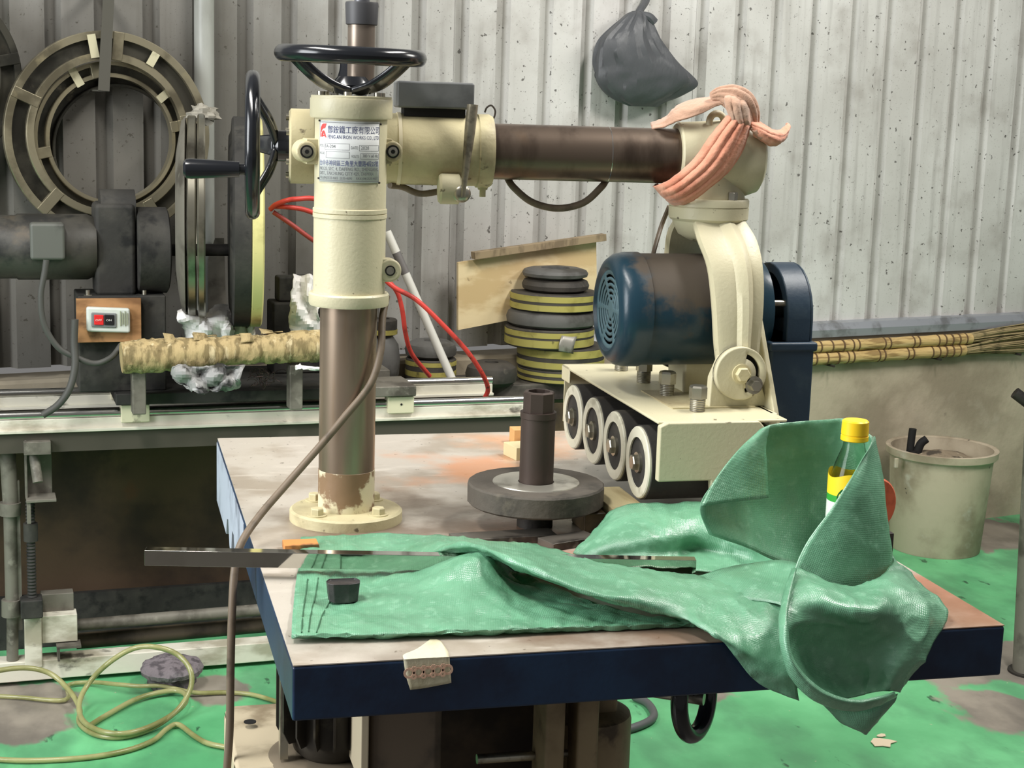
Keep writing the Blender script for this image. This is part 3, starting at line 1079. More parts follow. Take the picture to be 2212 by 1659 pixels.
# ---- machine base under the table
BASE = mat('base_cream_paint_oily', (150, 134, 104), .55, layers=[((104, 88, 64), 7, .42, .62, (1, 1, 1), 7, .85), ((54, 44, 34), 12, .58, .7, (1, 1, 1), 7, .8)], bump=(80, .2))
bs_ = MB()
bs_.box2((.33, 2.25, 0), (.86, 3.05, .05))
base = bs_.build('base_foot', BASE, machine, bevel=.01)
MB().box2((.50, 2.45, .05), (.83, 2.95, .60)).build('base_column', mat('shade_dark_casting', (74, 62, 48), .7, layers=[((40, 34, 28), 6, .4, .6)]), machine, bevel=.03)  # dark colour stands for the shade under the table
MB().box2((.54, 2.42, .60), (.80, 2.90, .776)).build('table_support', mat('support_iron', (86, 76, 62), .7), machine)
# rounded casting at the right
cr = MB().lathe(V(.752, 2.36, .0), (0, 0, 1), [(0, .06), (0, .074), (.46, .076), (.565, .076), (.573, .074), (.58, .06), (.58, 0)], 40)
cr.build('casting_boss', BASE, machine)
MB().box2((.742, 2.33, .57), (.800, 2.40, .776)).build('casting_rib', BASE, machine, bevel=.01)
MB().box2((.652, 2.24, .0), (.684, 2.32, .776)).build('casting_strut', BASE, machine, bevel=.006)
MB().box2((.706, 2.25, .0), (.742, 2.32, .776)).build('casting_strut', BASE, machine, bevel=.006)
tie = MB().cyl(on_y(1030, 1640, 2.30), on_y(1150, 1632, 2.30), .008, seg=14).cyl(on_y(1150, 1632, 2.30), on_y(1235, 1626, 2.30), .006, seg=14)
tie.build('tie_rod', BOLT, machine)
# motor bracket foot and vertical finned motor at the left
BR = on_y(560, 1600, 2.46)
bz = on_y(545, 1560, 2.48)[2]
bk = MB().box2((.185, 2.30, bz - .22), (.40, 2.56, bz - .012))
bk.prism([(.185, 2.30), (.185, 2.54), (.20, 2.56), (.40, 2.56), (.40, 2.30)], (1, 0, 0), (0, 1, 0), V(0, 0, bz - .012), (0, 0, 1), .012)
bko = bk.build('motor_bracket', mat('bracket_cream_dirty', (196, 182, 154), .55, layers=[((120, 104, 80), 9, .45, .65, (1, 1, 1), 7, .8)]), machine, bevel=.008)
MB().ring(on_y(540, 1561, 2.46) + V(0, 0, .001), (0, 0, 1), .010, .0001, .001, 20).build('bracket_hole', BLACK, bko)
FIN = mat('black_motor_fins', (44, 40, 34), .5, layers=[((88, 82, 68), 24, .55, .7, (1, 1, 1), 5, .5)])
mc = V(.335, 2.335, 0)
mz0, mz1 = .575, .745
fm = MB().lathe(mc + V(0, 0, mz0 - .03), (0, 0, 1), [(0, .05), (.01, .060), (.03, .066), (.20, .066)], 40)
fmo = fm.build('base_motor', FIN, machine)
for k in range(18):
    t = math.radians(k * 20 + 4)
    d = V(math.cos(t), math.sin(t), 0)
    s_ = V(-math.sin(t), math.cos(t), 0)
    MB().prism([(.060, mz0), (.078, mz0), (.088, mz0 + .02), (.088, mz1 - .012), (.080, mz1), (.060, mz1)], d, (0, 0, 1), mc - s_ * .0016, s_, .0032).build('cooling_fin', FIN, fmo)
MB().box(mc + V(-.078, -.02, .65), (.012, .022, .20)).build('motor_foot_strip', BOLT, fmo)
MB().lathe(mc + V(0, 0, mz0 - .03), (0, 0, 1), [(-.02, .095), (-.02, .10), (-.004, .10), (.0, .092), (.0, .05)], 40).build('motor_flange', mat('flange_brown_iron', (134, 122, 104), .5, .4), fmo)
jb = MB().box2((.365, 2.17, .555), (.475, 2.27, .752)).build('junction_box', mat('junction_box_brown', (92, 80, 66), .55, layers=[((60, 52, 44), 10, .45, .65)]), fmo, bevel=.014, bseg=3)
MB().box2((.352, 2.165, .56), (.364, 2.275, .755)).build('box_gasket', mat('gasket_cream', (188, 176, 150), .5), fmo, bevel=.002)
# lift handwheel seen below the table edge
hwx = on_y(1500, 1506, 2.06)
hx = MB().torus(hwx, V(.72, -.69, .10), .054, .0125, 56, 16).build('lift_handwheel', BLACKGLOSS, machine)
MB().cyl(hwx + V(-.16, .11, -.0), hwx + V(.012, -.008, 0), .010, seg=16).build('lift_shaft', BOLT, hx)
MB().cyl(hwx + V(0, 0, -.002), hwx + V(.004, .004, .052), .009, seg=12).build('wheel_spoke', BLACKGLOSS, hx)

# ================================================================== BENCH WITH RAILS (behind, left)
BA = math.radians(4.37)
EB = V(math.cos(BA), math.sin(BA), 0)
NB = V(-math.sin(BA), math.cos(BA), 0)
PB = V(-.276, 4.156, 0)
BAX = (EB, NB, V(0, 0, 1))


def bp(s, t, z):
    return PB + EB * s + NB * t + V(0, 0, z)


def bpx(x, y, t=0.0):
    return on_plane(x, y, PB + NB * t, NB)


def sb_(x, y=900, t=0.0):
    return (bpx(x, y, t) - PB) @ EB


bench = thing('rail_bench', tuple(bp(.5, .3, 0)), 'low cream steel bench with two round steel rails along the back wall', 'bench')
CREAMB = mat('bench_cream_paint', (216, 212, 196), .5, layers=[((140, 132, 108), 12, .5, .66, (.4, .4, 1), 6, .7), ((60, 56, 48), 22, .6, .7, (.5, .5, 1), 6, .8)], bump=(60, .15))
SOOT = mat('soot_black_iron', (46, 45, 42), .75, layers=[((70, 68, 62), 9, .45, .7, (1, 1, 1), 7, .7), ((26, 26, 25), 20, .5, .7)], bump=(70, .2))
DUSTY = mat('dusty_grey_steel', (118, 114, 104), .6, .2, layers=[((80, 76, 68), 10, .45, .66), ((150, 146, 134), 26, .6, .74, (1, 1, 1), 5, .6)], bump=(60, .15))
SR = sb_(1136, 880)
SL = -.55
TB = (on_z(0, 850, .722) - PB) @ NB
for t, nm in ((0.0, 'front'), (TB, 'rear')):
    L = SR - SL
    c = (SR + SL) / 2
    rl = MB().cyl(bp(SL, t, .722), bp(SR, t, .722), .0115, seg=20).build('guide_rail', STEEL, bench)
    bm = MB()
    bm.box(bp(c, t, .699), (L, .022, .026), ax=BAX)
    bm.box(bp(c, t, .683), (L, .050, .008), ax=BAX)
    bm.build('rail_support', CREAMB, bench, bevel=.0015)
    MB().box(bp(c, t + .006, .652), (L, .040, .050), ax=BAX).build('cross_rail', mat('dull_brown_iron', (70, 66, 56), .7), bench)  # one even dark brown iron colour
MB().box(bp((SR + SL) / 2, TB / 2 + .01, .645), (SR - SL, TB - .05, .010), ax=BAX).build('tray', DUSTY, bench)
MB().box(bp(.72, TB + .235, .665), (2.75, .32, .05), ax=BAX).build('bench_top', mat('bench_board_grey', (104, 100, 92), .7, layers=[((64, 60, 54), 8, .45, .65), ((140, 134, 122), 16, .58, .72, (1, 1, 1), 6, .5)], bump=(40, .2)), bench, bevel=.003)
# cream bearing blocks on the rails
for x, t in ((291, 0), (862, 0), (291, TB), (862, TB)):
    s_ = sb_(x, 895, 0)
    b_ = MB().box(bp(s_, t, .722), (.072, .046, .046), ax=BAX).build('bearing_block', mat('block_cream', (214, 208, 178), .5, layers=[((90, 84, 70), 16, .6, .68, (1, 1, 1), 6, .7)]), bench, bevel=.002)
    MB().cyl(bp(s_, t - .0245, .724), bp(s_, t - .0225, .724), .003, seg=10).build('block_hole', BLACK, b_)
# carriage: dark plates on the blocks
sa, sz = sb_(248, 880), sb_(892, 860)
ca = MB().box(bp((sa + sz) / 2 - .06, TB / 2, .762), (sz - sa - .12, TB + .07, .030), ax=BAX).build('carriage', SOOT, bench, bevel=.003)
MB().box(bp(sz - .075, .045, .762), (.15, .16, .028), ax=BAX).build('carriage_plate', DUSTY, bench, bevel=.003)
MB().box(bp(sz - .09, TB - .03, .765), (.16, .14, .026), ax=BAX).build('carriage_plate', DUSTY, bench, bevel=.003)
# legs, jack screw and brackets under the left of the bench
MB().cyl(bpx(14, 945, .02), bpx(24, 1100, .02), .020, seg=20).cyl(bpx(22, 1085, .02), bpx(22, 1112, .02), .027, seg=20).cyl(bpx(22, 1112, .02), bpx(26, 1300, .02), .017, seg=20).cyl(bpx(24, 1295, .02), bpx(24, 1330, .02), .024, seg=20).cyl(bpx(27, 1330, .02), bpx(27, 1425, .02), .015, seg=20).build('bench_leg', DUSTY, bench)
MB().box((bpx(40, 1200, .02)), (.012, .012, .40), ax=BAX).build('leg_rod', DUSTY, bench)
# channel bracket: top block, two sides, back plate, floor plate
zt_, zb_ = bpx(75, 948)[2], bpx(75, 1075)[2]
sc = sb_(80)
br = MB()
br.box(bp(sc - .002, -.01, zt_ - .018), (.066, .05, .034), ax=BAX)
br.box(bp(sc - .030, .01, (zt_ + zb_) / 2), (.006, .05, zt_ - zb_), ax=BAX)
br.box(bp(sc + .002, .035, (zt_ + zb_) / 2), (.066, .006, zt_ - zb_), ax=BAX)
br.box(bp(sc + .005, -.004, zb_), (.074, .07, .008), ax=BAX)
br.box(bp(sc - .026, -.03, zb_ - .03), (.010, .01, .06), ax=BAX)
br.build('channel_bracket', DUSTY, bench, bevel=.0015)
MB().cyl(bpx(72, 975, -.0), bpx(82, 1042, -.03), .013, seg=18).build('bracket_pin', DUSTY, bench)
scr = MB()
zz0, zz1 = bpx(68, 1292)[2], bpx(68, 1080)[2]
c0 = bp(sb_(67, 1180), .0, 0)
nth = 60
scr.lathe(c0, (0, 0, 1), [(zz0 + (zz1 - zz0) * i / nth, .0125 if i % 2 else .0100) for i in range(nth + 1)], 16)
scr.cyl(c0 + V(0, 0, bpx(68, 1168)[2]), c0 + V(0, 0, bpx(68, 1130)[2]), .018, seg=20)
scr.build('jack_screw', SOOT, bench)
q = bpx(68, 1310)
MB().box(q, (.055, .06, .05), ax=BAX).build('screw_nut_block', SOOT, bench, bevel=.004)
q0, q1 = bpx(52, 1333), bpx(92, 1440)
MB().box((q0 + q1) / 2 + NB * .02, ((q1 - q0) @ EB, .05, abs(q1[2] - q0[2])), ax=BAX).build('square_leg', CREAMB, bench, bevel=.003)
q0, q1 = bpx(88, 1285, .04), bpx(160, 1330, .04)
MB().box((q0 + q1) / 2 + NB * .02, ((q1 - q0) @ EB, .04, abs(q1[2] - q0[2])), ax=BAX).build('rear_bracket', DUSTY, bench, bevel=.002)
q0, q1 = bpx(90, 1333), bpx(168, 1386)
MB().box((q0 + q1) / 2 + NB * .03, ((q1 - q0) @ EB, .05, abs(q1[2] - q0[2])), ax=BAX).build('front_bracket', CREAMB, bench, bevel=.002)
q0 = bpx(148, 1392)
MB().box(q0, (.062, .05, .006), ax=BAX).box(q0 + EB * (-.026) - V(0, 0, .018), (.006, .05, .036), ax=BAX).build('angle_piece', DUSTY, bench)
# foot beam, pipes, rust panel
zb1, zb0 = .066, .012
MB().box(bp(.55, .03, (zb1 + zb0) / 2), (2.5, .06, zb1 - zb0), ax=BAX).build('foot_beam', CREAMB, bench, bevel=.003)
RUSTP = mat('rusty_brown_panel', (86, 68, 50), .8, layers=[((44, 36, 30), 3, .38, .62, (1, 1, 1), 8, .9), ((120, 98, 66), 4, .55, .75, (1, 1, 1), 8, .5), ((108, 62, 36), 5, .58, .72, (1, 1, 1), 8, .5)], bump=(50, .2))
MB().box(bp(.70, .34, .39), (2.5, .008, .50), ax=BAX).build('back_panel', RUSTP, bench)
MB().box(bp(.70, .30, .076), (2.5, .02, .15), ax=BAX).build('rear_beam', SOOT, bench)  # black beam run down to the floor to darken the gap behind
MB().cyl(bpx(165, 1350, .10), bpx(620, 1312, .10), .016, seg=16).build('low_pipe', DUSTY, bench)
MB().cyl(bpx(165, 1385, .14), bpx(620, 1345, .14), .022, seg=16).build('low_pipe', mat('oily_pipe', (92, 82, 66), .6, layers=[((56, 50, 40), 8, .45, .65)]), bench)
for s_ in (.95, 1.38):
    MB().box(bp(s_, .17, .325), (.05, .05, .63), ax=BAX).box(bp(s_, .17, .006), (.09, .09, .012), ax=BAX).build('bench_leg', CREAMB, bench)
MB().box(bp(-.42, .30, .325), (.05, .05, .65), ax=BAX).build('bench_leg', CREAMB, bench)

# ---- grinding head on the carriage
grinder = thing('bench_grinder_head', tuple(bp(.05, .17, .777)), 'soot-black grinding spindle unit with motor, standing on the bench carriage', 'grinder')
GT = .08
pcx = sb_(265, 750, GT - .08)
p0, p1 = bpx(168, 640, GT - .08), bpx(360, 800, GT - .08)
MB().box(bp((sb_(168, 720, GT - .08) + sb_(360, 720, GT - .08)) / 2, GT, (p0[2] + .777) / 2), ((p1 - p0) @ EB, .16, p0[2] - .777), ax=BAX).build('pedestal', SOOT, grinder, bevel=.004)
ms = sb_(0, 530, GT)
zc = bpx(100, 533, GT)[2]
mr = (bpx(100, 462, GT)[2] - bpx(100, 604, GT)[2]) / 2
GM = mat('grimy_motor_paint', (62, 60, 54), .5, layers=[((100, 86, 66), 8, .55, .7, (1, 1, 1), 7, .7), ((36, 36, 34), 12, .45, .62)], bump=(60, .15))
s1_ = sb_(205, 530, GT)
gm_o = MB().lathe(bp(s1_, GT, zc), -EB, [(0, 0), (0, mr * .9), (.02, mr), (.19, mr), (.195, mr * .96), (.30, mr * .96), (.33, mr * .7), (.33, 0)], 48, cap=False).build('motor_body', GM, grinder)
q0, q1 = bpx(64, 482, GT - mr - .012), bpx(141, 562, GT - mr - .012)
MB().box((q0 + q1) / 2 + NB * .02, ((q1 - q0) @ EB, .05, q0[2] - q1[2]), ax=BAX).build('terminal_box', mat('terminal_box_grey', (92, 94, 88), .5, layers=[((60, 60, 56), 10, .5, .7)]), gm_o, bevel=.008, bseg=3)
# pillar between motor and wheel shaft
q0, q1 = bpx(204, 440, GT - .06), bpx(295, 640, GT - .06)
pil = MB()
pil.box((q0 + q1) / 2 + NB * .06, ((q1 - q0) @ EB, .12, q0[2] - q1[2]), ax=BAX)
pilo = pil.build('spindle_pillar', SOOT, grinder, bevel=.012)
h0 = bpx(212, 452, GT)
MB().cyl(bp(sb_(215, 450, GT), GT, h0[2]), bp(sb_(290, 450, GT), GT, h0[2]), .052, seg=32).build('bearing_cap', SOOT, grinder)
hz0 = bpx(330, 540, GT)[2]
MB().lathe(bp(sb_(292, 540, GT), GT, hz0), EB, [(0, 0), (0, .105), (.004, .112), (.078, .112), (.082, .105), (.082, 0)], 44, cap=False).build('pulley_cover', SOOT, grinder)
MB().cyl(bp(sb_(362, 540, GT), GT, hz0), bp(sb_(500, 540, GT), GT, hz0), .016, seg=18).build('spindle', DARKIRON, grinder)
for x in (190, 312):
    b_ = bpx(x, 645, GT - .06)
    MB().cyl(b_ - V(0, 0, .006), b_ + V(0, 0, .022), .006, seg=12).hexa(b_, (0, 0, 1), .012, .010).build('anchor_bolt', BOLT, grinder)
# plywood with push-button switch on the pedestal
q0, q1 = bpx(164, 645, GT - .095), bpx(305, 737, GT - .095)
bd = MB().box((q0 + q1) / 2, ((q1 - q0) @ EB, .016, q0[2] - q1[2]), ax=BAX).build('switch_board', mat('orange_stained_plywood', (176, 132, 88), .6, layers=[((120, 84, 54), 6, .42, .6, (1, 1, 3), 6, .8), ((60, 46, 34), 14, .56, .72, (1, 1, 1), 7, .8)]), grinder, bevel=.001)
sw_m = mat('switch_plate_pale', (206, 212, 204), .4, layers=[((160, 164, 154), 20, .5, .7, (1, 1, 1), 5, .5)])
q0, q1 = bpx(186, 662, GT - .112), bpx(281, 719, GT - .112)
cq = (q0 + q1) / 2
MB().box(cq, ((q1 - q0) @ EB, .020, q0[2] - q1[2] - .006), ax=(EB * .998 - V(0, 0, .05), NB, V(0, 0, 1))).build('switch_box', sw_m, bd, bevel=.006, bseg=3)


def sw_box(x0, y0, x1, y1, d, m, nm, bev=.002):
    a, b_ = bpx(x0, y0, GT - .112 - d), bpx(x1, y1, GT - .112 - d)
    return MB().box((a + b_) / 2, ((b_ - a) @ EB, .006, a[2] - b_[2]), ax=(EB * .998 - V(0, 0, .05), NB, V(0, 0, 1))).build(nm, m, bd, bevel=bev)


sw_box(197, 676, 252, 707, .011, mat('switch_bezel_grey', (120, 124, 124), .4), 'switch_bezel', .004)
sw_box(203, 680, 224, 702, .014, mat('stop_button_red', (214, 44, 44), .4), 'stop_button')
sw_box(225, 680, 247, 702, .014, mat('start_button_black', (30, 30, 32), .4), 'start_button')
for body, x, y, h, w in (('OFF', 206, 694, 8, 14), ('ON', 229, 694, 9, 12)):
    vs, fs = text_mesh(body, 1.0)
    if len(vs):
        vs = vs / vs[:, 0].max()
        o_ = bpx(x, y, GT - .131)
        k_ = np.linalg.norm(bpx(x + w, y, GT - .131) - o_)
        MB().add([o_ + EB * v[0] * k_ + V(0, 0, v[1] * k_ * .8) for v in vs], fs).build('button_lettering', mat('lettering_pale', (220, 220, 214), .5), bd, smooth=0)
for k in range(4):
    sw_box(259 + 5 * k, 672 + 4 * (k % 2), 261 + 5 * k, 704 - 3 * (k % 2), .0105, mat('print_grey_green', (150, 156, 130), .5), 'switch_print', 0)
# cables of the grinder
GC = mat('grinder_cable_grey', (72, 72, 68), .6)
tf = GT - .14
MB().tube([bpx(100, 562, tf), bpx(96, 590, tf), bpx(88, 640, tf), bpx(95, 700, tf), bpx(125, 750, tf), bpx(165, 772, tf), bpx(205, 785, tf), bpx(240, 772, tf), bpx(262, 745, tf + .02)], .0075, seg=12).build('motor_cable', GC, grinder)
MB().tube([bpx(162, 690, tf), bpx(160, 740, tf), bpx(162, 790, tf - .01), bpx(150, 840, tf - .02), bpx(125, 875, tf - .02), bpx(92, 897, tf - .02)], .0090, seg=12).build('supply_cable', GC, grinder)

# ---- big grinding wheel and polished hoop on the grinder's spindle
WAX = V(math.cos(math.radians(-3.5)), math.sin(math.radians(-3.5)), 0)
wz = bpx(540, 480, GT)[2]
wr = (bpx(540, 255, GT)[2] - bpx(540, 712, GT)[2]) / 2 * .985
wa = sb_(494, 480, GT)
WT = .085
wb0 = bp(wa, GT, wz)
whl = MB().lathe(wb0, WAX, [(0, 0), (0, wr - .05), (.006, wr - .035), (.008, wr - .006), (.012, wr), (WT - .033, wr), (WT - .030, wr - .004), (WT - .030, 0)], 72, cap=False).build('grinding_wheel', SOOT, grinder, label='large soot-black grinding wheel')
YEL = mat('pale_yellow_abrasive', (214, 206, 140), .6, layers=[((150, 144, 90), 10, .5, .7, (1, 1, 1), 6, .7), ((90, 84, 60), 60, .66, .72)])
MB().lathe(wb0 + WAX * (WT - .032), WAX, [(0, wr - .02), (0, wr - .004), (.004, wr), (.028, wr), (.032, wr - .006), (.032, 0)], 72, cap=False).build('abrasive_band', YEL, whl, label='pale yellow abrasive band')
rb = sb_(446, 470, GT - .02)
rz = bpx(430, 470, GT - .02)[2]
rr_ = (bpx(430, 250, GT - .02)[2] - bpx(430, 692, GT - .02)[2]) / 2
CHR = mat('dull_polished_rim', (150, 146, 132), .28, .9, layers=[((80, 76, 66), 9, .45, .66, (1, 1, 1), 7, .8), ((196, 192, 176), 14, .62, .76, (1, 1, 1), 5, .6)])
ro_ = bp(rb, GT, rz)
rim_ = MB().ring(ro_ - WAX * .020, WAX, rr_, rr_ - .030, .020, 80, .004).build('polished_hoop', CHR, grinder, label='polished metal hoop')
MB().ring(ro_ - WAX * .045, WAX, rr_ - .004, rr_ - .05, .022, 80, .003).build('inner_hoop', CHR, rim_)
MB().lathe(ro_ - WAX * .075, WAX, [(0, rr_ - .10), (.014, rr_ - .02), (.024, rr_ - .006), (.028, rr_ - .03), (.024, rr_ - .1), (0, rr_ - .1)], 72, cap=False).build('dull_flange', DUSTY, rim_)
# grey guard plate seen between rim and wheel
q0, q1 = bpx(452, 330, GT + .33), bpx(496, 690, GT + .33)
gp_ = MB().prism([(0, 0), (0, .30), (.02, .36), (.045, .36), (.052, .1), (.075, 0)], EB, (0, 0, 1), bp(sb_(450, 600, GT + .33), GT + .33, .777), NB, .006).build('guard_plate', DUSTY)
tag(gp_, 'grey sheet-metal guard plate upright beside the black grinding wheel', 'guard plate')
gb_ = MB()
q = bpx(640, 620, GT + .14)
gb_.box(bp(sb_(645, 620, GT + .14), GT + .17, .777 + .10), (.15, .10, .20), ax=BAX)
gb_.box(bp(sb_(640, 560, GT + .14), GT + .17, .777 + .235), (.10, .06, .07), ax=BAX)
go_ = gb_.build('wheel_guard_box', SOOT, bevel=.006)
tag(go_, 'black iron guard box behind the machine column on the carriage', 'guard box')

# ---- bark covered log lying along the carriage
BARK = mat('pale_peeling_bark', (176, 156, 112), .8, layers=[((110, 96, 62), 22, .45, .60, (2.2, 2.2, .6), 6, .8), ((206, 190, 150), 16, .58, .68, (3, 3, .5), 6, .8), ((64, 62, 38), 7, .55, .70, (1, 1, 1), 6, .7)], bump=(40, .8, (3, 3, .8)))
LT = -.10
l0, l1 = bpx(262, 772, LT), bpx(760, 742, LT + .02)
ld = l1 - l0
ll = np.linalg.norm(ld)
m = MB()
u2, v2, a2 = frame(ld)
nl, ns = 90, 40
vs, fs = [], []
for i in range(nl + 1):
    f = i / nl
    rr0 = .0385 + .003 * math.sin(f * 9)
    for k in range(ns):
        t = 2 * math.pi * k / ns
        p = l0 + ld * f
        band = mnoise.noise(Vector((f * 26 + .15 * math.sin(3 * t), math.cos(t) * .5, math.sin(t) * .5)))
        q = mnoise.noise(Vector((f * 34, math.cos(t) * 2.2, math.sin(t) * 2.2)))
        r = rr0 + .0030 * (1 if band > .1 else 0) + .0028 * q
        vs.append(p + (u2 * math.cos(t) + v2 * math.sin(t)) * r)
for i in range(nl):
    for k in range(ns):
        fs.append((i * ns + k, i * ns + (k + 1) % ns, (i + 1) * ns + (k + 1) % ns, (i + 1) * ns + k))
fs += [tuple(range(ns - 1, -1, -1)), tuple(nl * ns + k for k in range(ns))]
m.add(vs, fs)
log = thing('bark_log', tuple(bp(sb_(480, 760, LT), LT, .777)), 'bark-covered log lying level in front of the grinder and paper', 'log')
m.build('log_trunk', BARK, log, smooth=25)
m = MB()
for k in range(16):
    f = random.uniform(.15, .97)
    t = random.uniform(.2, 2.6)
    p = l0 + ld * f + (u2 * math.cos(t) + v2 * math.sin(t)) * .040
    d = ld / ll
    w = random.uniform(.008, .018)
    up_ = (u2 * math.cos(t) + v2 * math.sin(t))
    s_ = np.cross(d, up_)
    g = [[p - d * w + s_ * .012, p + d * w + s_ * .010], [p - d * w * .8 + up_ * .004, p + d * w + up_ * .005], [p - d * w - s_ * .012 + up_ * random.uniform(.006, .016), p + d * w * .7 - s_ * .010 + up_ * random.uniform(.004, .014)]]
    m.grid(patch(g, 2))
m.build('bark_flakes', BARK, log, solid=.0015, kind='stuff')
lm_ = MB()
for s_ in (sb_(300, 800, LT), sb_(640, 780, LT)):
    lm_ = MB()
    a, b_ = bp(s_, LT, .735), bp(s_, LT, l0[2] - .03)
    lm_.box((a + b_) / 2 + NB * .02, (.034, .05, b_[2] - a[2]), ax=BAX).build('log_rest', DUSTY, log, bevel=.003)


# ---- crumpled paper / plastic
def crumple(name, x, y, t, w, h, label, cat, material, seed, group=None, depth=.05):
    m = MB()
    nu, nv = 16, 14
    c = bpx(x, y, t)
    G = []
    for i in range(nv):
        row = []
        for j in range(nu):
            a = 2 * math.pi * j / (nu - 1)
            b_ = math.pi * (i / (nv - 1))
            d = V(math.cos(a) * math.sin(b_), math.sin(a) * math.sin(b_), math.cos(b_))
            n1 = mnoise.noise(Vector((d * 1.7)[:]) + Vector((seed, 0, 0)))
            n2 = abs(mnoise.noise(Vector((d * 4.5)[:]) + Vector((0, seed, 0))))
            r = 1 + .55 * n1 - .55 * n2
            row.append(c + EB * d[0] * w * r + NB * d[1] * depth * r + V(0, 0, d[2] * h * r))
        G.append(row)
    m.grid(G)
    o = m.build(name, material, smooth=18)
    return tag(o, label, cat, group)


PAPER = mat('crumpled_white_paper', (242, 240, 236), .65, layers=[((196, 192, 184), 14, .5, .7, (1, 1, 1), 5, .5), ((90, 86, 80), 40, .68, .74)])
FOIL = mat('grey_plastic_wrap', (150, 150, 148), .35, layers=[((40, 40, 40), 9, .46, .54, (1, 1, 1), 5, .95), ((210, 208, 204), 12, .58, .66)])


def sheet(name, pts, t, material, label, cat, seed, amp=.006):
    g = [[bpx(x, y, t + d) for (x, y, d) in row] for row in pts]
    A = patch(g, 5, amp, 26, seed, .006)
    o = MB().grid(A).build(name, material, smooth=14, solid=.0012)
    return tag(o, label, cat)


sheet('crumpled_paper', [[(382, 672, .0), (412, 665, .02), (440, 676, .0), (470, 660, .03), (500, 662, .02), (506, 690, .05)],
                         [(384, 690, -.01), (415, 685, -.03), (445, 690, .0), (475, 685, -.03), (495, 690, -.01), (506, 705, .04)],
                         [(395, 700, .02), (420, 708, .0), (448, 708, -.03), (475, 712, .0), (494, 712, -.03), (506, 716, .03)],
                         [(400, 735, .02), (420, 732, .0), (448, 730, -.02), (475, 730, .0), (494, 725, -.02), (505, 724, .03)]],
      .03, PAPER, 'crumpled sheet of white paper sticking up behind the middle of the log', 'paper', 1.0)
sheet('crumpled_paper', [[(508, 672, .02), (520, 668, .0), (532, 672, .02), (542, 653, .0), (547, 690, .02)],
                         [(508, 695, -.01), (520, 690, -.02), (532, 695, .01), (542, 690, -.01), (547, 705, .02)],
                         [(508, 735, .0), (520, 735, -.01), (532, 735, .0), (542, 735, .0), (547, 735, .02)]],
      .05, mat('beige_paper', (200, 194, 180), .65), 'small beige crumpled paper standing beside the foot of the black wheel', 'paper', 3.0)
sheet('plastic_bag', [[(630, 592, .0), (650, 598, .02), (668, 592, .0), (690, 610, .03)],
                      [(628, 630, -.02), (650, 630, .0), (668, 640, -.03), (692, 650, .0)],
                      [(628, 665, .0), (645, 668, -.03), (668, 672, .01), (692, 675, -.03)],
                      [(626, 695, .02), (645, 700, -.01), (668, 700, -.03), (692, 700, .0)],
                      [(632, 730, .0), (650, 732, -.01), (668, 732, .0), (692, 732, .0)]],
      .09, PAPER, 'crumpled white plastic bag half hidden behind the brown machine column', 'bag', 5.0, .010)
sheet('plastic_wrap', [[(370, 790, .0), (400, 790, .01), (440, 792, -.01), (470, 788, .01), (500, 788, -.01), (530, 788, .01)],
                       [(372, 808, .01), (400, 808, -.02), (432, 812, .02), (462, 815, -.03), (492, 808, .01), (522, 812, -.02)],
                       [(376, 825, .0), (402, 832, .02), (430, 836, -.03), (460, 838, .03), (482, 830, -.02), (518, 832, .01)],
                       [(408, 838, -.0), (418, 846, -.02), (434, 852, -.03), (452, 850, .0), (474, 846, -.02), (492, 840, .01)]],
      -.14, FOIL, 'torn grey and black plastic wrapping hanging under the log', 'wrapping', 8.0, .010)
sheet('paper_scrap', [[(634, 792, 0), (650, 790, .01), (664, 790, 0), (690, 792, 0)], [(640, 798, 0), (655, 800, -.01), (668, 800, 0), (690, 799, 0)]], -.12, PAPER, 'white paper scrap under the log beside the column', 'paper', 9.0)
# shavings
m = MB()
for k in range(26):
    c = bpx(random.uniform(545, 610), random.uniform(800, 832), -.06 + random.uniform(-.02, .03))
    r = random.uniform(.006, .022)
    t0_ = random.uniform(0, 6)
    ax = V(random.uniform(-1, 1), random.uniform(-1, 1), random.uniform(.2, 1))
    u3, v3, _ = frame(ax)
    m.tube([c + (u3 * math.cos(t0_ + q) + v3 * math.sin(t0_ + q)) * r for q in np.linspace(0, 4.5, 7)], .0008, seg=5, smooth=2)
o = m.build('metal_shavings', mat('purple_brown_swarf', (84, 66, 64), .4, .4), smooth=0, kind='stuff')
o['label'] = 'tangle of brown metal shavings under the log'
o['category'] = 'shavings'

# ================================================================== WALL THINGS
# ---- hanging ring dies
RX = V(-NW[0], -NW[1], 0)
RINGM = mat('oiled_ring_steel', (160, 152, 128), .28, .65, layers=[((96, 90, 74), 7, .46, .66, (1, 1, 1), 7, .8), ((176, 164, 130), 12, .60, .74, (1, 1, 1), 6, .7)])
RINGD = mat('dark_ring_steel', (72, 70, 62), .42, .6, layers=[((44, 43, 38), 9, .45, .65), ((110, 104, 88), 16, .62, .74, (1, 1, 1), 5, .6)])
TAPEM = mat('old_masking_tape', (186, 180, 150), .7, layers=[((140, 134, 108), 20, .5, .7)])


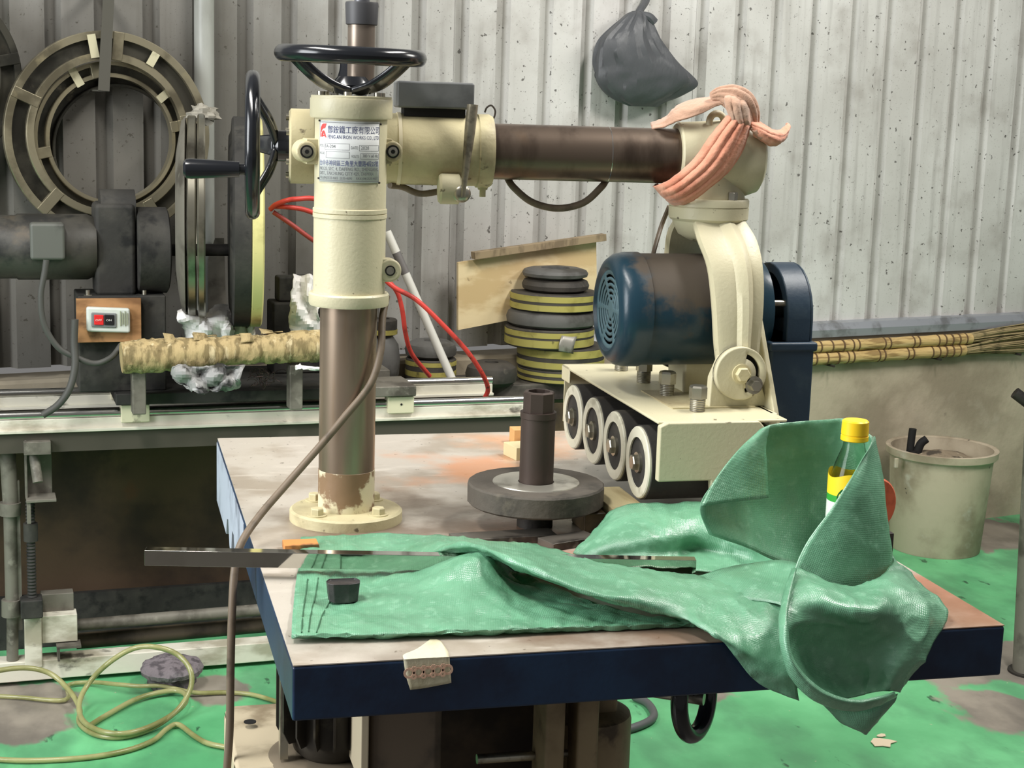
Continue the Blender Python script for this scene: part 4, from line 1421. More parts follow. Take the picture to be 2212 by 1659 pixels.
def ring_px(name, x, y, rpx, wpx_, d, thick, label, group, material, segs=(), bars=4):
    c = wpx(x, y, -d)
    sc_ = np.linalg.norm(wpx(x, y + 100, -d) - c) / 100.0
    R, W = rpx * sc_, wpx_ * sc_
    t = thing(name, tuple(c - V(0, 0, R)), label, 'ring', group)
    ax = RX
    MB().ring(c, ax, R, R - W * .26, thick, 88, .002).build('outer_hoop', material, t)
    MB().ring(c, ax, R - W * .74, R - W, thick, 80, .002).build('inner_hoop', material, t)
    MB().ring(c, ax, R - W * .2, R - W * .8, thick * .35, 80).build('web', RINGD, t)
    u_, v_, a_ = frame(ax)
    for k in range(bars):
        a = math.radians(12 + 360 / bars * k)
        dr = u_ * math.cos(a) + v_ * math.sin(a)
        tg = -u_ * math.sin(a) + v_ * math.cos(a)
        MB().box(c + dr * (R - W * .5) + ax * thick * .6, (W * .98, .03, thick * .9), ax=(dr, tg, ax)).build('spacer_bar', material, t, bevel=.002)
    for (a, w) in segs:
        a = math.radians(a)
        dr = u_ * math.cos(a) + v_ * math.sin(a)
        tg = -u_ * math.sin(a) + v_ * math.cos(a)
        MB().box(c + dr * (R - W * .5) + ax * (thick + .002), (W * w, .022, .003), ax=(dr, tg, ax)).build('tape_scrap', TAPEM, t)
    return t


G_R = 'steel rings hung on the wall'
ring_px('steel_ring', 232, 292, 222, 62, .085, .026, 'outermost and brightest steel ring of the nest hung on the wall', G_R, RINGM, ((100, .8), (60, .5)), 5)
ring_px('steel_ring', 236, 300, 166, 34, .050, .030, 'middle steel ring inside the brightest ring of the hung nest', G_R, RINGM, ((120, 1.2), (40, .9)), 4)
ring_px('steel_ring', 250, 322, 158, 24, .018, .030, 'dark innermost ring lying against the wall behind the nest', G_R, RINGD, (), 4)
ring_px('steel_ring', -165, 160, 205, 60, .06, .03, 'dark steel ring hung alone on the wall beside the nest of rings', G_R, RINGD, (), 4)
st = wpx(233, 40, -.135)
sa_, sb2 = wpx(236, -30, -.125), wpx(224, 196, -.125)
sx_ = (sb2 - sa_) / np.linalg.norm(sb2 - sa_)
sp = MB()
sp.box((sa_ + sb2) / 2, (.030, .004, np.linalg.norm(sb2 - sa_)), ax=(np.cross(NW, sx_), NW, sx_))
sp.box(sb2 + NW * .055, (.030, .11, .004), ax=(EW, NW, V(0, 0, 1)))
sp.box(sa_ + NW * .06, (.030, .12, .004), ax=(EW, NW, V(0, 0, 1)))
o = sp.build('hanging_strap', mat('dark_webbing_strap', (76, 74, 66), .8))
tag(o, 'dark flat strap that the nest of steel rings hangs from', 'strap')

# ---- black plastic bag
rows = [(24, 1368, 1384), (34, 1352, 1400), (60, 1325, 1412), (90, 1300, 1432), (125, 1291, 1458), (155, 1289, 1486), (180, 1290, 1498), (202, 1305, 1472), (218, 1328, 1440), (230, 1358, 1420)]
m = MB()
NS = 48
vs, fs = [], []
fine_rows = catmull([V(*r) for r in rows], 5)
for i, r in enumerate(fine_rows):
    y, xl, xr = r
    a, b_ = wpx(xl, y, -.07), wpx(xr, y, -.07)
    w = (b_ - a) @ EW / 2
    c = (a + b_) / 2
    f = i / (len(fine_rows) - 1)
    dp = .065 * math.sin(math.pi * min(1, f * .95 + .04)) + .006
    for k in range(NS):
        t = 2 * math.pi * k / NS
        fold = .09 * math.sin(7 * t + 2 * math.sin(f * 4)) * (1 - .6 * f) + .05 * math.sin(16 * t + 5 * f) * (1 - f) + .10 * mnoise.noise(Vector((math.cos(t) * 2.5, math.sin(t) * 2.5, f * 4))) - .16 * abs(mnoise.noise(Vector((math.cos(t) * 4, math.sin(t) * 4, f * 5))))
        q = 1 + fold
        vs.append(c + EW * w * math.cos(t) * (1 if abs(math.sin(t)) < .25 else q) - NW * dp * math.sin(t) * q)
n_ = len(fine_rows)
for i in range(n_ - 1):
    for k in range(NS):
        fs.append((i * NS + k, i * NS + (k + 1) % NS, (i + 1) * NS + (k + 1) % NS, (i + 1) * NS + k))
fs += [tuple(range(NS - 1, -1, -1)), tuple((n_ - 1) * NS + k for k in range(NS))]
m.add(vs, fs)
BAGM = mat('black_bin_liner', (76, 78, 81), .45, layers=[((70, 72, 74), 9, .5, .7, (1, 1, 1), 6, .5)], bump=(22, .9, (1, 1, .35)))
bag = thing('plastic_bag', tuple(wpx(1390, 230, -.07)), 'full black plastic bag hung up on the corrugated wall', 'bag')
m.build('bag_body', BAGM, bag, smooth=24)
MB().tube([wpx(1376, 34, -.07), wpx(1384, 20, -.06), wpx(1396, 0, -.02), wpx(1396, -20, .0)], .012, seg=10).build('bag_neck', BAGM, bag)
m = MB().tube([wpx(1384, 30, -.08), wpx(1402, 36, -.10), wpx(1412, 48, -.10)], lambda t: .010 + .006 * t, seg=10)
m.build('bag_knot_tail', BAGM, bag)

# ---- plywood and batten
d0 = .10
A_ = [wpx(990, 567, -d0), wpx(1288, 522, -d0), wpx(1290, 655, -d0), wpx(990, 713, -d0)]
m = MB()
m.add([p for p in A_] + [p + NW * .012 for p in A_], [(0, 1, 2, 3), (7, 6, 5, 4), (0, 4, 5, 1), (1, 5, 6, 2), (2, 6, 7, 3), (3, 7, 4, 0)])
o = m.build('plywood_board', PLY, smooth=0)
tag(o, 'pale plywood offcut propped against the wall behind the tall wheel stack', 'board')
b0_, b1_ = wpx(1022, 552, -.118), wpx(1305, 512, -.118)
bd_ = (b1_ - b0_)
bl = np.linalg.norm(bd_)
bd_ /= bl
o = MB().box((b0_ + b1_) / 2, (bl, .03, .022), ax=(bd_, NW, np.cross(bd_, NW))).build('timber_batten', mat('grey_brown_batten', (150, 132, 104), .7, layers=[((104, 90, 70), 10, .45, .62, (3, 3, 1), 6, .7)]), bevel=.001)
tag(o, 'thin brown timber batten lying along the top edge of the plywood', 'batten')

# ---- stacks of grinding wheels on the bench top
BTZ = .690
BAND = mat('yellow_wheel_band', (170, 160, 88), .55, layers=[((140, 130, 64), 14, .5, .68, (1, 1, 1), 6, .8), ((84, 78, 52), 30, .62, .7, (1, 1, 1), 5, .7)])
WDK = mat('dark_wheel_resin', (70, 66, 60), .7, layers=[((48, 45, 41), 10, .45, .65), ((104, 98, 86), 18, .6, .75, (1, 1, 1), 6, .6)], bump=(70, .25))
WGR = mat('grey_rubber_wheel', (96, 95, 92), .6, layers=[((66, 64, 60), 9, .45, .65)], bump=(60, .2))


def flat_wheel(c, R, h, hole, bands, material, label, group):
    t = thing('grinding_wheel', tuple(c), label, 'wheel', group)
    pr = [(0, hole), (0, R - .004), (.004, R), (h - .004, R), (h, R - .004), (h, hole), (0, hole)]
    if bands == 'round':
        pr = [(0, hole), (0, R - .02), (h * .2, R - .003), (h * .5, R), (h * .8, R - .006), (h, R - .026), (h, hole), (0, hole)]
    MB().lathe(c, (0, 0, 1), pr, 56, cap=False).build('wheel_body', material, t)
    if isinstance(bands, (list, tuple)):
        for (z0, z1) in bands:
            MB().lathe(c + V(0, 0, h * z0), (0, 0, 1), [(0, R - .001), (0, R + .0012), (h * (z1 - z0), R + .0012), (h * (z1 - z0), R - .001)], 56, cap=False).build('yellow_band', BAND, t)
    return t


G_W = 'grinding wheels stacked on the bench'
base_c = bpx(1205, 815, TB + .175)
mpp = np.linalg.norm(base_c - CAM) / F_PX


def zat(y, c):
    d = on_plane(1200, y, c, NB)
    return d[2]


def stack_wheel(xl, xr, y0, y1, hole, bands, material, label, xoff=0):
    k = (xl + xr) / 2
    c = on_plane(k, (y0 + y1) / 2, base_c, NB)
    R = (xr - xl) / 2 * mpp
    z1, z0 = on_plane(k, y0, base_c, NB)[2], on_plane(k, y1, base_c, NB)[2]
    return [c[0], c[1], z0, z1, R, hole, bands, material, label]


SW = [stack_wheel(1117, 1305, 788, 842, .02, [(.12, .34), (.58, .82)], WDK, 'lowest yellow-banded wheel of the tall stack beside the roller box'),
      stack_wheel(1117, 1305, 742, 788, .02, [(.10, .38), (.58, .92)], WDK, 'yellow-banded wheel second from the foot of the tall stack'),
      stack_wheel(1091, 1282, 702, 742, .02, [(.10, .48), (.60, .88)], WDK, 'yellow-banded wheel directly under the plain grey wheel of the tall stack'),
      stack_wheel(1094, 1290, 664, 702, .02, 'round', WGR, 'plain grey rubber wheel in the middle of the tall stack'),
      stack_wheel(1103, 1292, 628, 664, .02, [(.05, .40), (.58, .92)], WDK, 'uppermost yellow-banded wheel of the tall stack'),
      stack_wheel(1128, 1272, 599, 628, .02, 'round', WDK, 'small dark brown wheel under the top ring of the tall stack'),
      stack_wheel(1129, 1270, 578, 599, .045, 'round', WGR, 'small dark ring crowning the tall stack of wheels')]
z = BTZ
for (x, y, z0, z1, R, hole, bands, material, label) in SW:
    h = z1 - z
    flat_wheel(V(x, y, z), R, h, hole, bands, material, label, G_W)
    z += h
# smaller pile behind the white pole
for x, t, lst in ((931, .185, [(772, .078, [(.30, .52), (.74, .92)], WDK, 'yellow-banded wheel at the foot of the low pile by the white pole'), (735, .080, 'round', WGR, 'dusty grey wheel on top of the low pile by the white pole')]),
                  (826, .16, [(722, .055, 'round', WGR, 'tall grey wheel behind the machine column, below a small banded wheel'), (688, .045, [(.05, .35)], WDK, 'small wheel with one yellow band on the grey wheel behind the column')]),
                  (1062, .10, [(782, .080, 'round', WDK, 'flat black wheel lying alone between the low pile and the tall stack')])):
    z = BTZ
    for (ytop, R, bands, material, label) in lst:
        q = bpx(x, ytop, TB + t)
        flat_wheel(V(q[0], q[1], z), R, q[2] - z, .022, bands, material, label, G_W)
        z = q[2]
# coiled grey belt strip on the tall stack
q = on_plane(1222, 735, base_c - NB * .125, NB)
g = [[q + EB * (x_ + .024 * y_) + V(0, 0, z_ - .005 * y_) + NB * d_ for y_ in (-1, 1)] for x_, z_, d_ in ((-.006, -.034, -.022), (-.006, -.012, -.024), (.002, .008, -.018), (.016, .022, .0), (.036, .030, .02))]
o = MB().grid(patch(g, 5)).build('belt_strip', mat('grey_belt_strip', (150, 146, 138), .4, .3, layers=[((86, 78, 68), 16, .48, .62)]), smooth=40, solid=.003)
tag(o, 'curled strip of grey belt resting on the lower wheels of the tall stack', 'belt strip')

# ---- white pole and red hoses
o = MB()
pa, pb = bpx(977, 820, TB + .022), wpx(836, 500, -.16)
pole = thing('white_pole', tuple(pa), 'white plastic pole leaning behind the machine column', 'pole')
MB().cyl(pa, pb, .0125, seg=18).build('pole_tube', mat('white_pvc', (214, 212, 204), .4, layers=[((120, 116, 108), 12, .58, .7, (1, 1, .4), 6, .8)]), pole)
pq = pa + (pb - pa) * .72
pr_ = pa + (pb - pa) * .86
MB().cyl(pq, pr_, .0132, seg=18).build('pole_joint', mat('grey_tape_joint', (110, 106, 104), .5), pole)
REDH = mat('red_rubber_hose', (206, 66, 58), .4, layers=[((150, 50, 44), 18, .5, .7), ((100, 40, 36), 40, .64, .7)])
o = MB().tube([bpx(584, 452, .05), bpx(600, 440, .03), bpx(640, 430, .02), bpx(700, 440, .05), bpx(780, 540, .1), bpx(840, 612, .08), bpx(900, 648, .05), bpx(960, 705, .04), bpx(1010, 760, .05), bpx(1042, 808, .08), bpx(1054, 840, .12), bpx(1046, 862, .14)], .0068, seg=12).build('red_hose', REDH)
tag(o, 'red rubber hose arching past the column down between the bench rails', 'hose')
o = MB().tube([bpx(590, 446, .06), bpx(620, 447, .03), bpx(664, 455, .04), bpx(710, 480, .06), bpx(800, 570, .1), bpx(852, 622, .1), bpx(868, 665, .1), bpx(876, 720, .12), bpx(890, 765, .16), bpx(928, 812, .22)], .0066, seg=12).build('red_hose', REDH)
tag(o, 'red rubber hose dropping steeply onto the yellow-banded low pile', 'hose')
o = MB().tube([bpx(590, 458, .05), bpx(630, 485, .04), bpx(675, 518, .04), bpx(740, 560, .08)], .0062, seg=12).build('red_hose', mat('dull_red_hose', (160, 64, 58), .5))
tag(o, 'dull red hose slanting straight down behind the column', 'hose')

# ================================================================== FLOOR THINGS
HOSE = mat('yellowed_clear_tube', (186, 184, 130), .22, trans=.35, layers=[((150, 150, 96), 8, .45, .65)])


def fpx(x, y, z):
    return on_z(x, y, z)


R_H = .0068
o = MB().tube([fpx(-40, 1462, .10), fpx(0, 1448, .10), fpx(60, 1443, .09), fpx(110, 1456, .07), fpx(150, 1492, .04), fpx(172, 1530, .02), fpx(172, 1562, .008), fpx(205, 1586, .008), fpx(262, 1592, .008), fpx(330, 1572, .012), fpx(385, 1532, .03),
               fpx(412, 1485, .07), fpx(410, 1445, .11), fpx(380, 1412, .14), fpx(330, 1397, .16), fpx(285, 1402, .15), fpx(235, 1432, .12), fpx(195, 1472, .07), fpx(172, 1515, .04), fpx(178, 1555, .022), fpx(220, 1580, .02), fpx(280, 1583, .02), fpx(345, 1560, .02), fpx(395, 1525, .02), fpx(400, 1500, .018), fpx(370, 1492, .016),
               fpx(300, 1508, .012), fpx(230, 1545, .010), fpx(190, 1570, .010)], R_H, seg=12).build('clear_hose', HOSE)
tag(o, 'yellowed clear hose coiled upright in a big loop on the green floor', 'hose')
o = MB().tube([fpx(-40, 1502, .008), fpx(40, 1506, .008), (fpx(140, 1512, .010)), fpx(148, 1480, .01), fpx(200, 1474, .012), fpx(250, 1478, .02), fpx(300, 1482, .024), fpx(350, 1482, .024), fpx(420, 1496, .012), fpx(490, 1496, .008), fpx(552, 1502, .008), fpx(640, 1530, .008)], R_H * .85, seg=12).build('clear_hose', HOSE)
tag(o, 'yellowed clear hose running from the coil towards the table base', 'hose')
o = MB().tube([fpx(-40, 1638, .008), fpx(60, 1643, .008), fpx(180, 1637, .008), fpx(270, 1622, .008), fpx(330, 1600, .008), fpx(360, 1575, .010), fpx(385, 1565, .010), fpx(420, 1590, .008), fpx(450, 1606, .008), fpx(500, 1616, .008)], R_H * .95, seg=12).build('clear_hose', HOSE)
tag(o, 'yellowed clear hose lying in a shallow bend below the coil', 'hose')
# fuzzy abrasive puck
c = on_z(372, 1488, 0)
m = MB()
prf = [(0, .0), (0, .055), (.012, .062), (.035, .060), (.040, .078), (.052, .082), (.064, .074), (.072, .05), (.074, 0)]
m.lathe(c + V(0, .02, 0), (0, 0, 1), prf, 40, cap=False)
m.v = [tuple(np.array(p) + V(*(mnoise.noise_vector(Vector(p) * 45)[:])) * .006) if p[2] > .004 else p for p in m.v]
o = m.build('abrasive_pad', mat('grey_fibre_pad', (124, 116, 120), .95, layers=[((84, 78, 82), 40, .45, .62)], bump=(150, .8)))
tag(o, 'ragged grey fibre pad on the floor against the bench foot beam', 'pad')
# dark hose on floor right of the base
o = MB().tube([fpx(1250, 1570, .012), fpx(1330, 1578, .012), fpx(1380, 1568, .012), fpx(1412, 1548, .012), fpx(1400, 1520, .012), fpx(1370, 1505, .012)], .0105, seg=12).build('dark_hose', mat('grey_black_hose', (84, 86, 86), .5))
tag(o, 'short dark grey hose curling out beside the machine base', 'hose')

# ---- bucket
bf = on_z(2016, 1207, 0)
vd = bf - CAM
vd[2] = 0
vd /= np.linalg.norm(vd)
BC = bf + vd * .158
BUC = mat('dusty_grey_bucket', (178, 166, 144), .65, layers=[((128, 114, 94), 5, .42, .64, (1, 1, 1), 8, .8), ((196, 192, 180), 9, .58, .74, (1, 1, 1), 7, .6), ((40, 38, 34), 26, .70, .74, (1, 1, 1), 4, .9)], bump=(40, .2))
bucket = thing('waste_bucket', tuple(BC), 'big dusty grey plastic bucket standing by the concrete plinth', 'bucket')
BH = .375
MB().lathe(BC, (0, 0, 1), [(0, 0), (0, .158), (.004, .160), (BH - .03, .182), (BH - .03, .192), (BH - .026, .196), (BH - .002, .198), (BH, .195), (BH, .187), (BH - .004, .180), (.02, .156), (.02, 0)], 72, cap=False).build('bucket_body', BUC, bucket)
hl = on_plane(1936, 1000, BC - vd * .17, vd)
MB().box(hl, (.014, .012, .035)).build('handle_lug', BUC, bucket, bevel=.003)
m = MB()
m.lathe(BC + V(0, 0, .02), (0, 0, 1), [(0, .10), (.27, .165), (.315, .12), (.33, .05), (.335, 0)], 36, cap=False)
m.v = [tuple(np.array(p) + V(*(mnoise.noise_vector(Vector(p) * 22)[:])) * .012) for p in m.v]
o = m.build('rubbish_heap', mat('brown_rubbish', (134, 120, 100), .9, layers=[((70, 62, 52), 22, .45, .6), ((170, 158, 136), 30, .6, .7)], bump=(60, .6)))
tag(o, 'brown dust and rubbish filling the grey bucket', 'rubbish')
q = on_plane(1968, 962, BC - vd * .02, vd)
m = MB()
a = on_plane(1972, 926, BC - vd * .03, vd)
b_ = on_plane(1965, 975, BC - vd * .03, vd)
c = on_plane(1980, 966, BC - vd * .03, vd)
d = on_plane(2002, 948, BC - vd * .03, vd)
m.tube([a, a * .5 + b_ * .5, b_ - V(0, 0, .05)], lambda t: .0135, seg=12, smooth=4)
o_ = thing('glove', tuple(b_ - V(0, 0, .03)), 'black rubber glove poking two fingers out of the grey bucket', 'glove')
m.build('glove_finger', BLACK, o_)
MB().tube([d, c * .6 + d * .4, c - V(0, 0, .03)], lambda t: .014 + .002 * t, seg=12, smooth=4).build('glove_finger', BLACK, o_)
MB().cyl(c - V(.012, 0, .07), c - V(.012, 0, .012), .020, .016, seg=18).build('glove_palm', BLACK, o_)

# ---- brooms lying on the plinth ledge
STRAW = mat('straw_handle', (196, 168, 112), .65, layers=[((130, 104, 62), 30, .48, .62, (.3, .3, 3), 5, .8), ((224, 200, 146), 22, .6, .72, (.3, .3, 3), 5, .6)], bump=(60, .5, (.3, .3, 3)))
BIND = mat('brown_binding', (96, 74, 48), .7)
BRIS = mat('dry_grass_bristle', (150, 134, 96), .85, layers=[((100, 90, 62), 20, .45, .65)])


def broom(x0, y0, x1, y1, d, zc, r, label, flare):
    a = on_plane(x0, y0, W0 - NW * d, NW)
    b_ = on_plane(x1, y1, W0 - NW * d, NW)
    a[2] = b_[2] = zc
    t = thing('straw_broom', tuple(a - V(0, 0, r)), label, 'broom', 'straw brooms on the plinth ledge')
    dr = (b_ - a) / np.linalg.norm(b_ - a)
    L = np.linalg.norm(b_ - a)
    MB().lathe(a, dr, [(0, r * .9)] + [(L * k / 24, r * (1 + .05 * math.sin(k * 1.7))) for k in range(1, 25)], 20).build('broom_handle', STRAW, t)
    for f in [.04, .1, .16, .22, .28, .33, .36, .5, .53, .66, .69, .8, .84, .88, .92, .96]:
        MB().ring(a + dr * L * f, dr, r * 1.10, r * .9, .006, 20).build('binding', BIND, t)
    m = MB()
    for k in range(70):
        an = random.uniform(0, 6.28)
        sp_ = random.uniform(.1, 1)
        e = b_ + dr * random.uniform(.28, .45) + V(0, 0, math.sin(an) * flare * sp_ + .02) - NW * math.cos(an) * flare * sp_ * .6
        s_ = b_ - dr * .02 + V(0, 0, math.sin(an) * r * .8) - NW * math.cos(an) * r * .8
        m.tube([s_, s_ * .6 + e * .4 + V(0, 0, .004), e], .0022, seg=4, smooth=2, caps=False)
    m.build('bristles', BRIS, t, smooth=0, kind='stuff')
    return t


zl = on_plane(1900, 767, W0 - NW * .046, NW)[2]
broom(1700, 741, 2095, 738, .046, zl + .0425, .0205, 'upper straw broom lying on the other broom below the metal flashing', .035)
broom(1690, 768, 2080, 766, .046, zl, .0220, 'lower straw broom on the plinth pegs with spread drooping bristles', .055)
for s_ in (1.45, 1.95, 2.35):
    q = wp(s_, -.018, zl - .0260)
    MB().cyl(q, q - NW * .055, .004, seg=10).build('broom_peg', DARKIRON, bpy.data.objects['wall_lower'])
# ---- post and pipe end at the right edge
pb_ = on_z(2222, 1452, 0)
pt = on_plane(2250, 900, pb_, _fw)
psb = thing('grey_post', tuple(pb_), 'leaning grey steel post beside the worn floor patch', 'post')
MB().cyl(pb_, pb_ + (pt - pb_) * 1.4, .045, seg=24).build('post_tube', DUSTY, psb)
MB().ring(pb_ + V(0, 0, 0), (0, 0, 1), .058, .04, .006, 28).build('post_foot', DARKIRON, psb)
p0 = on_plane(2192, 848, on_z(2200, 1200, 0), _fw)
p1 = on_plane(2260, 900, on_z(2200, 1200, 0), _fw)
ps = MB().cyl(p0, p1, .021, seg=20).cyl(p1, V(p1[0] + .02, p1[1], 0), .021, seg=20).build('bent_pipe', DARKIRON)
tag(ps, 'dark bent pipe with an open end standing beyond the grey post', 'pipe')
# paint flakes on the floor
FLK = mat('bare_paint_flake', (206, 190, 164), .8)
for (x, y, w, lab) in ((1905, 1605, .035, 'large pale paint chip on the green floor'), (1905, 1590, .014, 'small curled paint chip above the large one')):
    c = on_z(x, y, .002)
    pts = [c + V(math.cos(a) * w * random.uniform(.6, 1.2), math.sin(a) * w * random.uniform(.4, .9), 0) for a in np.linspace(0, 6.28, 11)[:-1]]
    m = MB()
    m.add(pts + [p + V(0, 0, .002) for p in pts], [tuple(range(9, -1, -1)), tuple(range(10, 20))] + [(i, (i + 1) % 10, 10 + (i + 1) % 10, 10 + i) for i in range(10)])
    tag(m.build('paint_chip', FLK, smooth=0), lab, 'paint chip')

# ================================================================== THINGS ON THE TABLE
# ---- contact wheel on a spigot
wc = on_z(1158, 1041, .925)
WX, WY = wc[0], wc[1]
cw = thing('contact_wheel', (WX, WY, TZ), 'dark rubber contact wheel with an upright iron spigot on the table', 'wheel')
OC = 24
MB().lathe(V(WX, WY, TZ), (0, 0, 1), [(0, .030), (.036, .030), (.037, .05), (.038, .04)], 30).build('foot_hub', DARKIRON, cw)
MB().lathe(V(WX, WY, .888), (0, 0, 1), [(0, .02), (0, .108), (.004, .114), (.034, .1145), (.037, .112), (.037, .02)], 22, cap=False).build('rubber_tyre', mat('brown_grey_tyre', (84, 78, 70), .75, layers=[((56, 52, 46), 10, .45, .65), ((112, 104, 90), 22, .58, .74, (1, 1, 1), 6, .5)], bump=(90, .3)), cw, smooth=40)
MB().lathe(V(WX, WY, .9245), (0, 0, 1), [(0, .073), (.002, .072), (.0025, .052), (.0015, .050), (.0015, .03)], 48, cap=False).build('steel_disc', mat('scuffed_disc_steel', (186, 182, 170), .35, .7, layers=[((110, 104, 92), 14, .48, .66)]), cw)
IRONP = mat('rust_black_pipe', (70, 58, 52), .55, .4, layers=[((48, 40, 36), 10, .45, .65, (1, 1, .3)), ((104, 84, 70), 14, .6, .74, (1, 1, .3), 6, .6)])
zt2 = on_plane(1165, 845, V(WX, WY, 0), V(0, 1, 0))[2]
sp_ = MB().lathe(V(WX, WY, .925), (0, 0, 1), [(0, .0285), (zt2 - .925 - .045, .0285), (zt2 - .925 - .044, .0300), (zt2 - .925 - .034, .0300)], 40).build('spigot', IRONP, cw)
MB().lathe(V(WX, WY, zt2 - .034), (0, 0, 1), [(0, .0265), (.032, .0265), (.034, .0245), (.034, .019), (.010, .019), (.010, 0)], 8, cap=False).build('spigot_nut', IRONP, cw, smooth=25)
# ---- timber blocks under and beside the rollers
a = on_z(1283, 1068, .8945)
o = MB().box2((a[0] + .002, a[1] - .10, TZ + .001), (a[0] + .062, a[1] + .05, .8945)).build('timber_block', WOOD_L, bevel=.0015)
tag(o, 'long pale timber block under the roller bank', 'timber block')
c = on_z(1290, 1140, .875)
o = MB().box(V(a[0] - .022, a[1] - .045, TZ + .017), (.038, .075, .034)).build('timber_block', mat('dark_varnished_block', (96, 78, 56), .35, layers=[((60, 48, 34), 12, .45, .65), ((150, 130, 96), 26, .62, .72)]), bevel=.003)
tag(o, 'dark tape-wrapped block beside the pale timber block', 'timber block')
c = on_z(1115, 962, TZ)
o = MB().box(c + V(.02, .02, .016), (.05, .04, .032)).build('timber_block', mat('orange_stained_block', (206, 160, 104), .6, layers=[((150, 110, 70), 14, .48, .62)]), bevel=.001)
tag(o, 'small orange-brown block at the back of the table behind the spigot', 'timber block')
c = on_z(1112, 992, TZ)
o = MB().box(c + V(.02, .02, .013), (.055, .06, .026), .2).build('timber_block', WOOD_L, bevel=.001)
tag(o, 'small pale block just in front of the orange-brown block', 'timber block')
# ---- flat steel bars near the tarpaulin
FB = mat('blackened_flat_bar', (112, 106, 98), .4, .6, layers=[((60, 56, 52), 9, .45, .6), ((190, 184, 172), 12, .6, .72, (1, 1, 1), 6, .7)])
for (xa, ya, xb, yb, lab) in ((985, 1168, 1205, 1156, 'long flat steel bar lying on the table behind the tarpaulin'), (1196, 1176, 1296, 1160, 'short flat steel bar lying in line with the longer bar')):
    p, q = on_z(xa, ya, TZ + .012), on_z(xb, yb, TZ + .012)
    dr = (q - p)
    L = np.linalg.norm(dr)
    dr /= L
    nn = V(-dr[1], dr[0], 0)
    o = MB().box((p + q) / 2 - V(0, 0, .0055) + nn * .022, (L, .044, .012), ax=(dr, nn, V(0, 0, 1))).build('flat_bar', FB, bevel=.001)
    tag(o, lab, 'bar')
p, q = on_z(615, 1180, TZ + .012), on_z(690, 1178, TZ + .012)
o = MB().box((p + q) / 2 + V(.0, .02, -.0055), (q[0] - p[0], .035, .012)).build('rusty_strip', mat('orange_rust_strip', (196, 132, 72), .7, layers=[((96, 66, 40), 14, .48, .62)]), bevel=.001)
tag(o, 'orange rusty strip poking out at the tarpaulin corner below the column flange', 'strip')
# ---- polished square bar overhanging the left edge
pl_, pr2 = on_z(312, 1222, .868), on_z(1503, 1243, .868)
dr = pr2 - pl_
L = np.linalg.norm(dr)
dr /= L
nn = V(-dr[1], dr[0], 0)
MIRR = mat('mirror_polished_bar', (206, 204, 196), .05, 1.0, layers=[((120, 112, 100), 5, .52, .70, (1, 1, 1), 5, .5)])
o = MB().box((pl_ + pr2) / 2 + V(0, 0, .0115) + nn * .010, (L, .020, .023), ax=(dr, nn, V(0, 0, 1))).build('polished_bar', MIRR, bevel=.0006)
tag(o, 'long mirror-polished square bar lying across the tarpaulin and overhanging the table', 'bar')
# ---- black abrasive lump
c = on_z(745, 1296, .862)
m = MB()
vs = []
base_ = [(a_ * .60, b2_ * .60) for a_, b2_ in ((-.042, -.012), (-.03, -.024), (.01, -.026), (.038, -.018), (.042, .004), (.034, .022), (-.034, .024), (-.044, .006))]
m.add([c + V(x * .8, y + .012, -.004) for x, y in base_] + [c + V(x * .92, y * 1.05 + .012, .024) for x, y in base_] + [c + V(x * .80, y * .7 + .016, .021) for x, y in base_] + [c + V(0, .016, .021)],
      [tuple(range(7, -1, -1))] + [(i, (i + 1) % 8, 8 + (i + 1) % 8, 8 + i) for i in range(8)] + [(8 + i, 8 + (i + 1) % 8, 16 + (i + 1) % 8, 16 + i) for i in range(8)] + [(16 + i, 16 + (i + 1) % 8, 24) for i in range(8)])
o = m.build('pitch_lump', mat('black_pitch', (48, 46, 46), .38, layers=[((78, 74, 74), 24, .5, .7)], bump=(60, .4)), smooth=0, bevel=.002)
tag(o, 'faceted black lump of pitch sitting on the green tarpaulin', 'lump')
# ---- orange disc and black block behind the bundle, at the right table edge
c = on_z(1892, 1200, TZ)
o = MB().box(c + V(.005, .02, .018), (.05, .04, .036)).build('black_block', DARKIRON, bevel=.002)
tag(o, 'small black iron block on the table edge behind the tarpaulin', 'block')
cc = on_plane(1878, 1135, V(c[0], c[1] + .02, 0), V(0, 1, 0))
cc[2] = TZ + .036 + .045
o = MB().lathe(cc + V(-.003, 0, 0), (.25, -1, 0), [(0, 0), (0, .042), (.003, .045), (.012, .045), (.015, .042), (.015, 0)], 32, cap=False).build('orange_disc', mat('orange_fibre_disc', (206, 104, 70), .7, layers=[((160, 76, 50), 14, .5, .66)]))
tag(o, 'orange abrasive disc standing on the black block behind the tarpaulin', 'disc')

# ---- masking tape folded over the front edge of the table
TP = mat('cream_masking_tape', (206, 200, 172), .65, layers=[((180, 172, 140), 12, .5, .7)], bump=(80, .3))
PNK = mat('faded_pink_print', (226, 186, 160), .7)
ytp = YF - .0012


def edge_top(x, y):
    p = on_z(x, y, TZ + .0012)
    return p


def edge_front(x, y):
    return on_y(x, y, ytp - .0012)


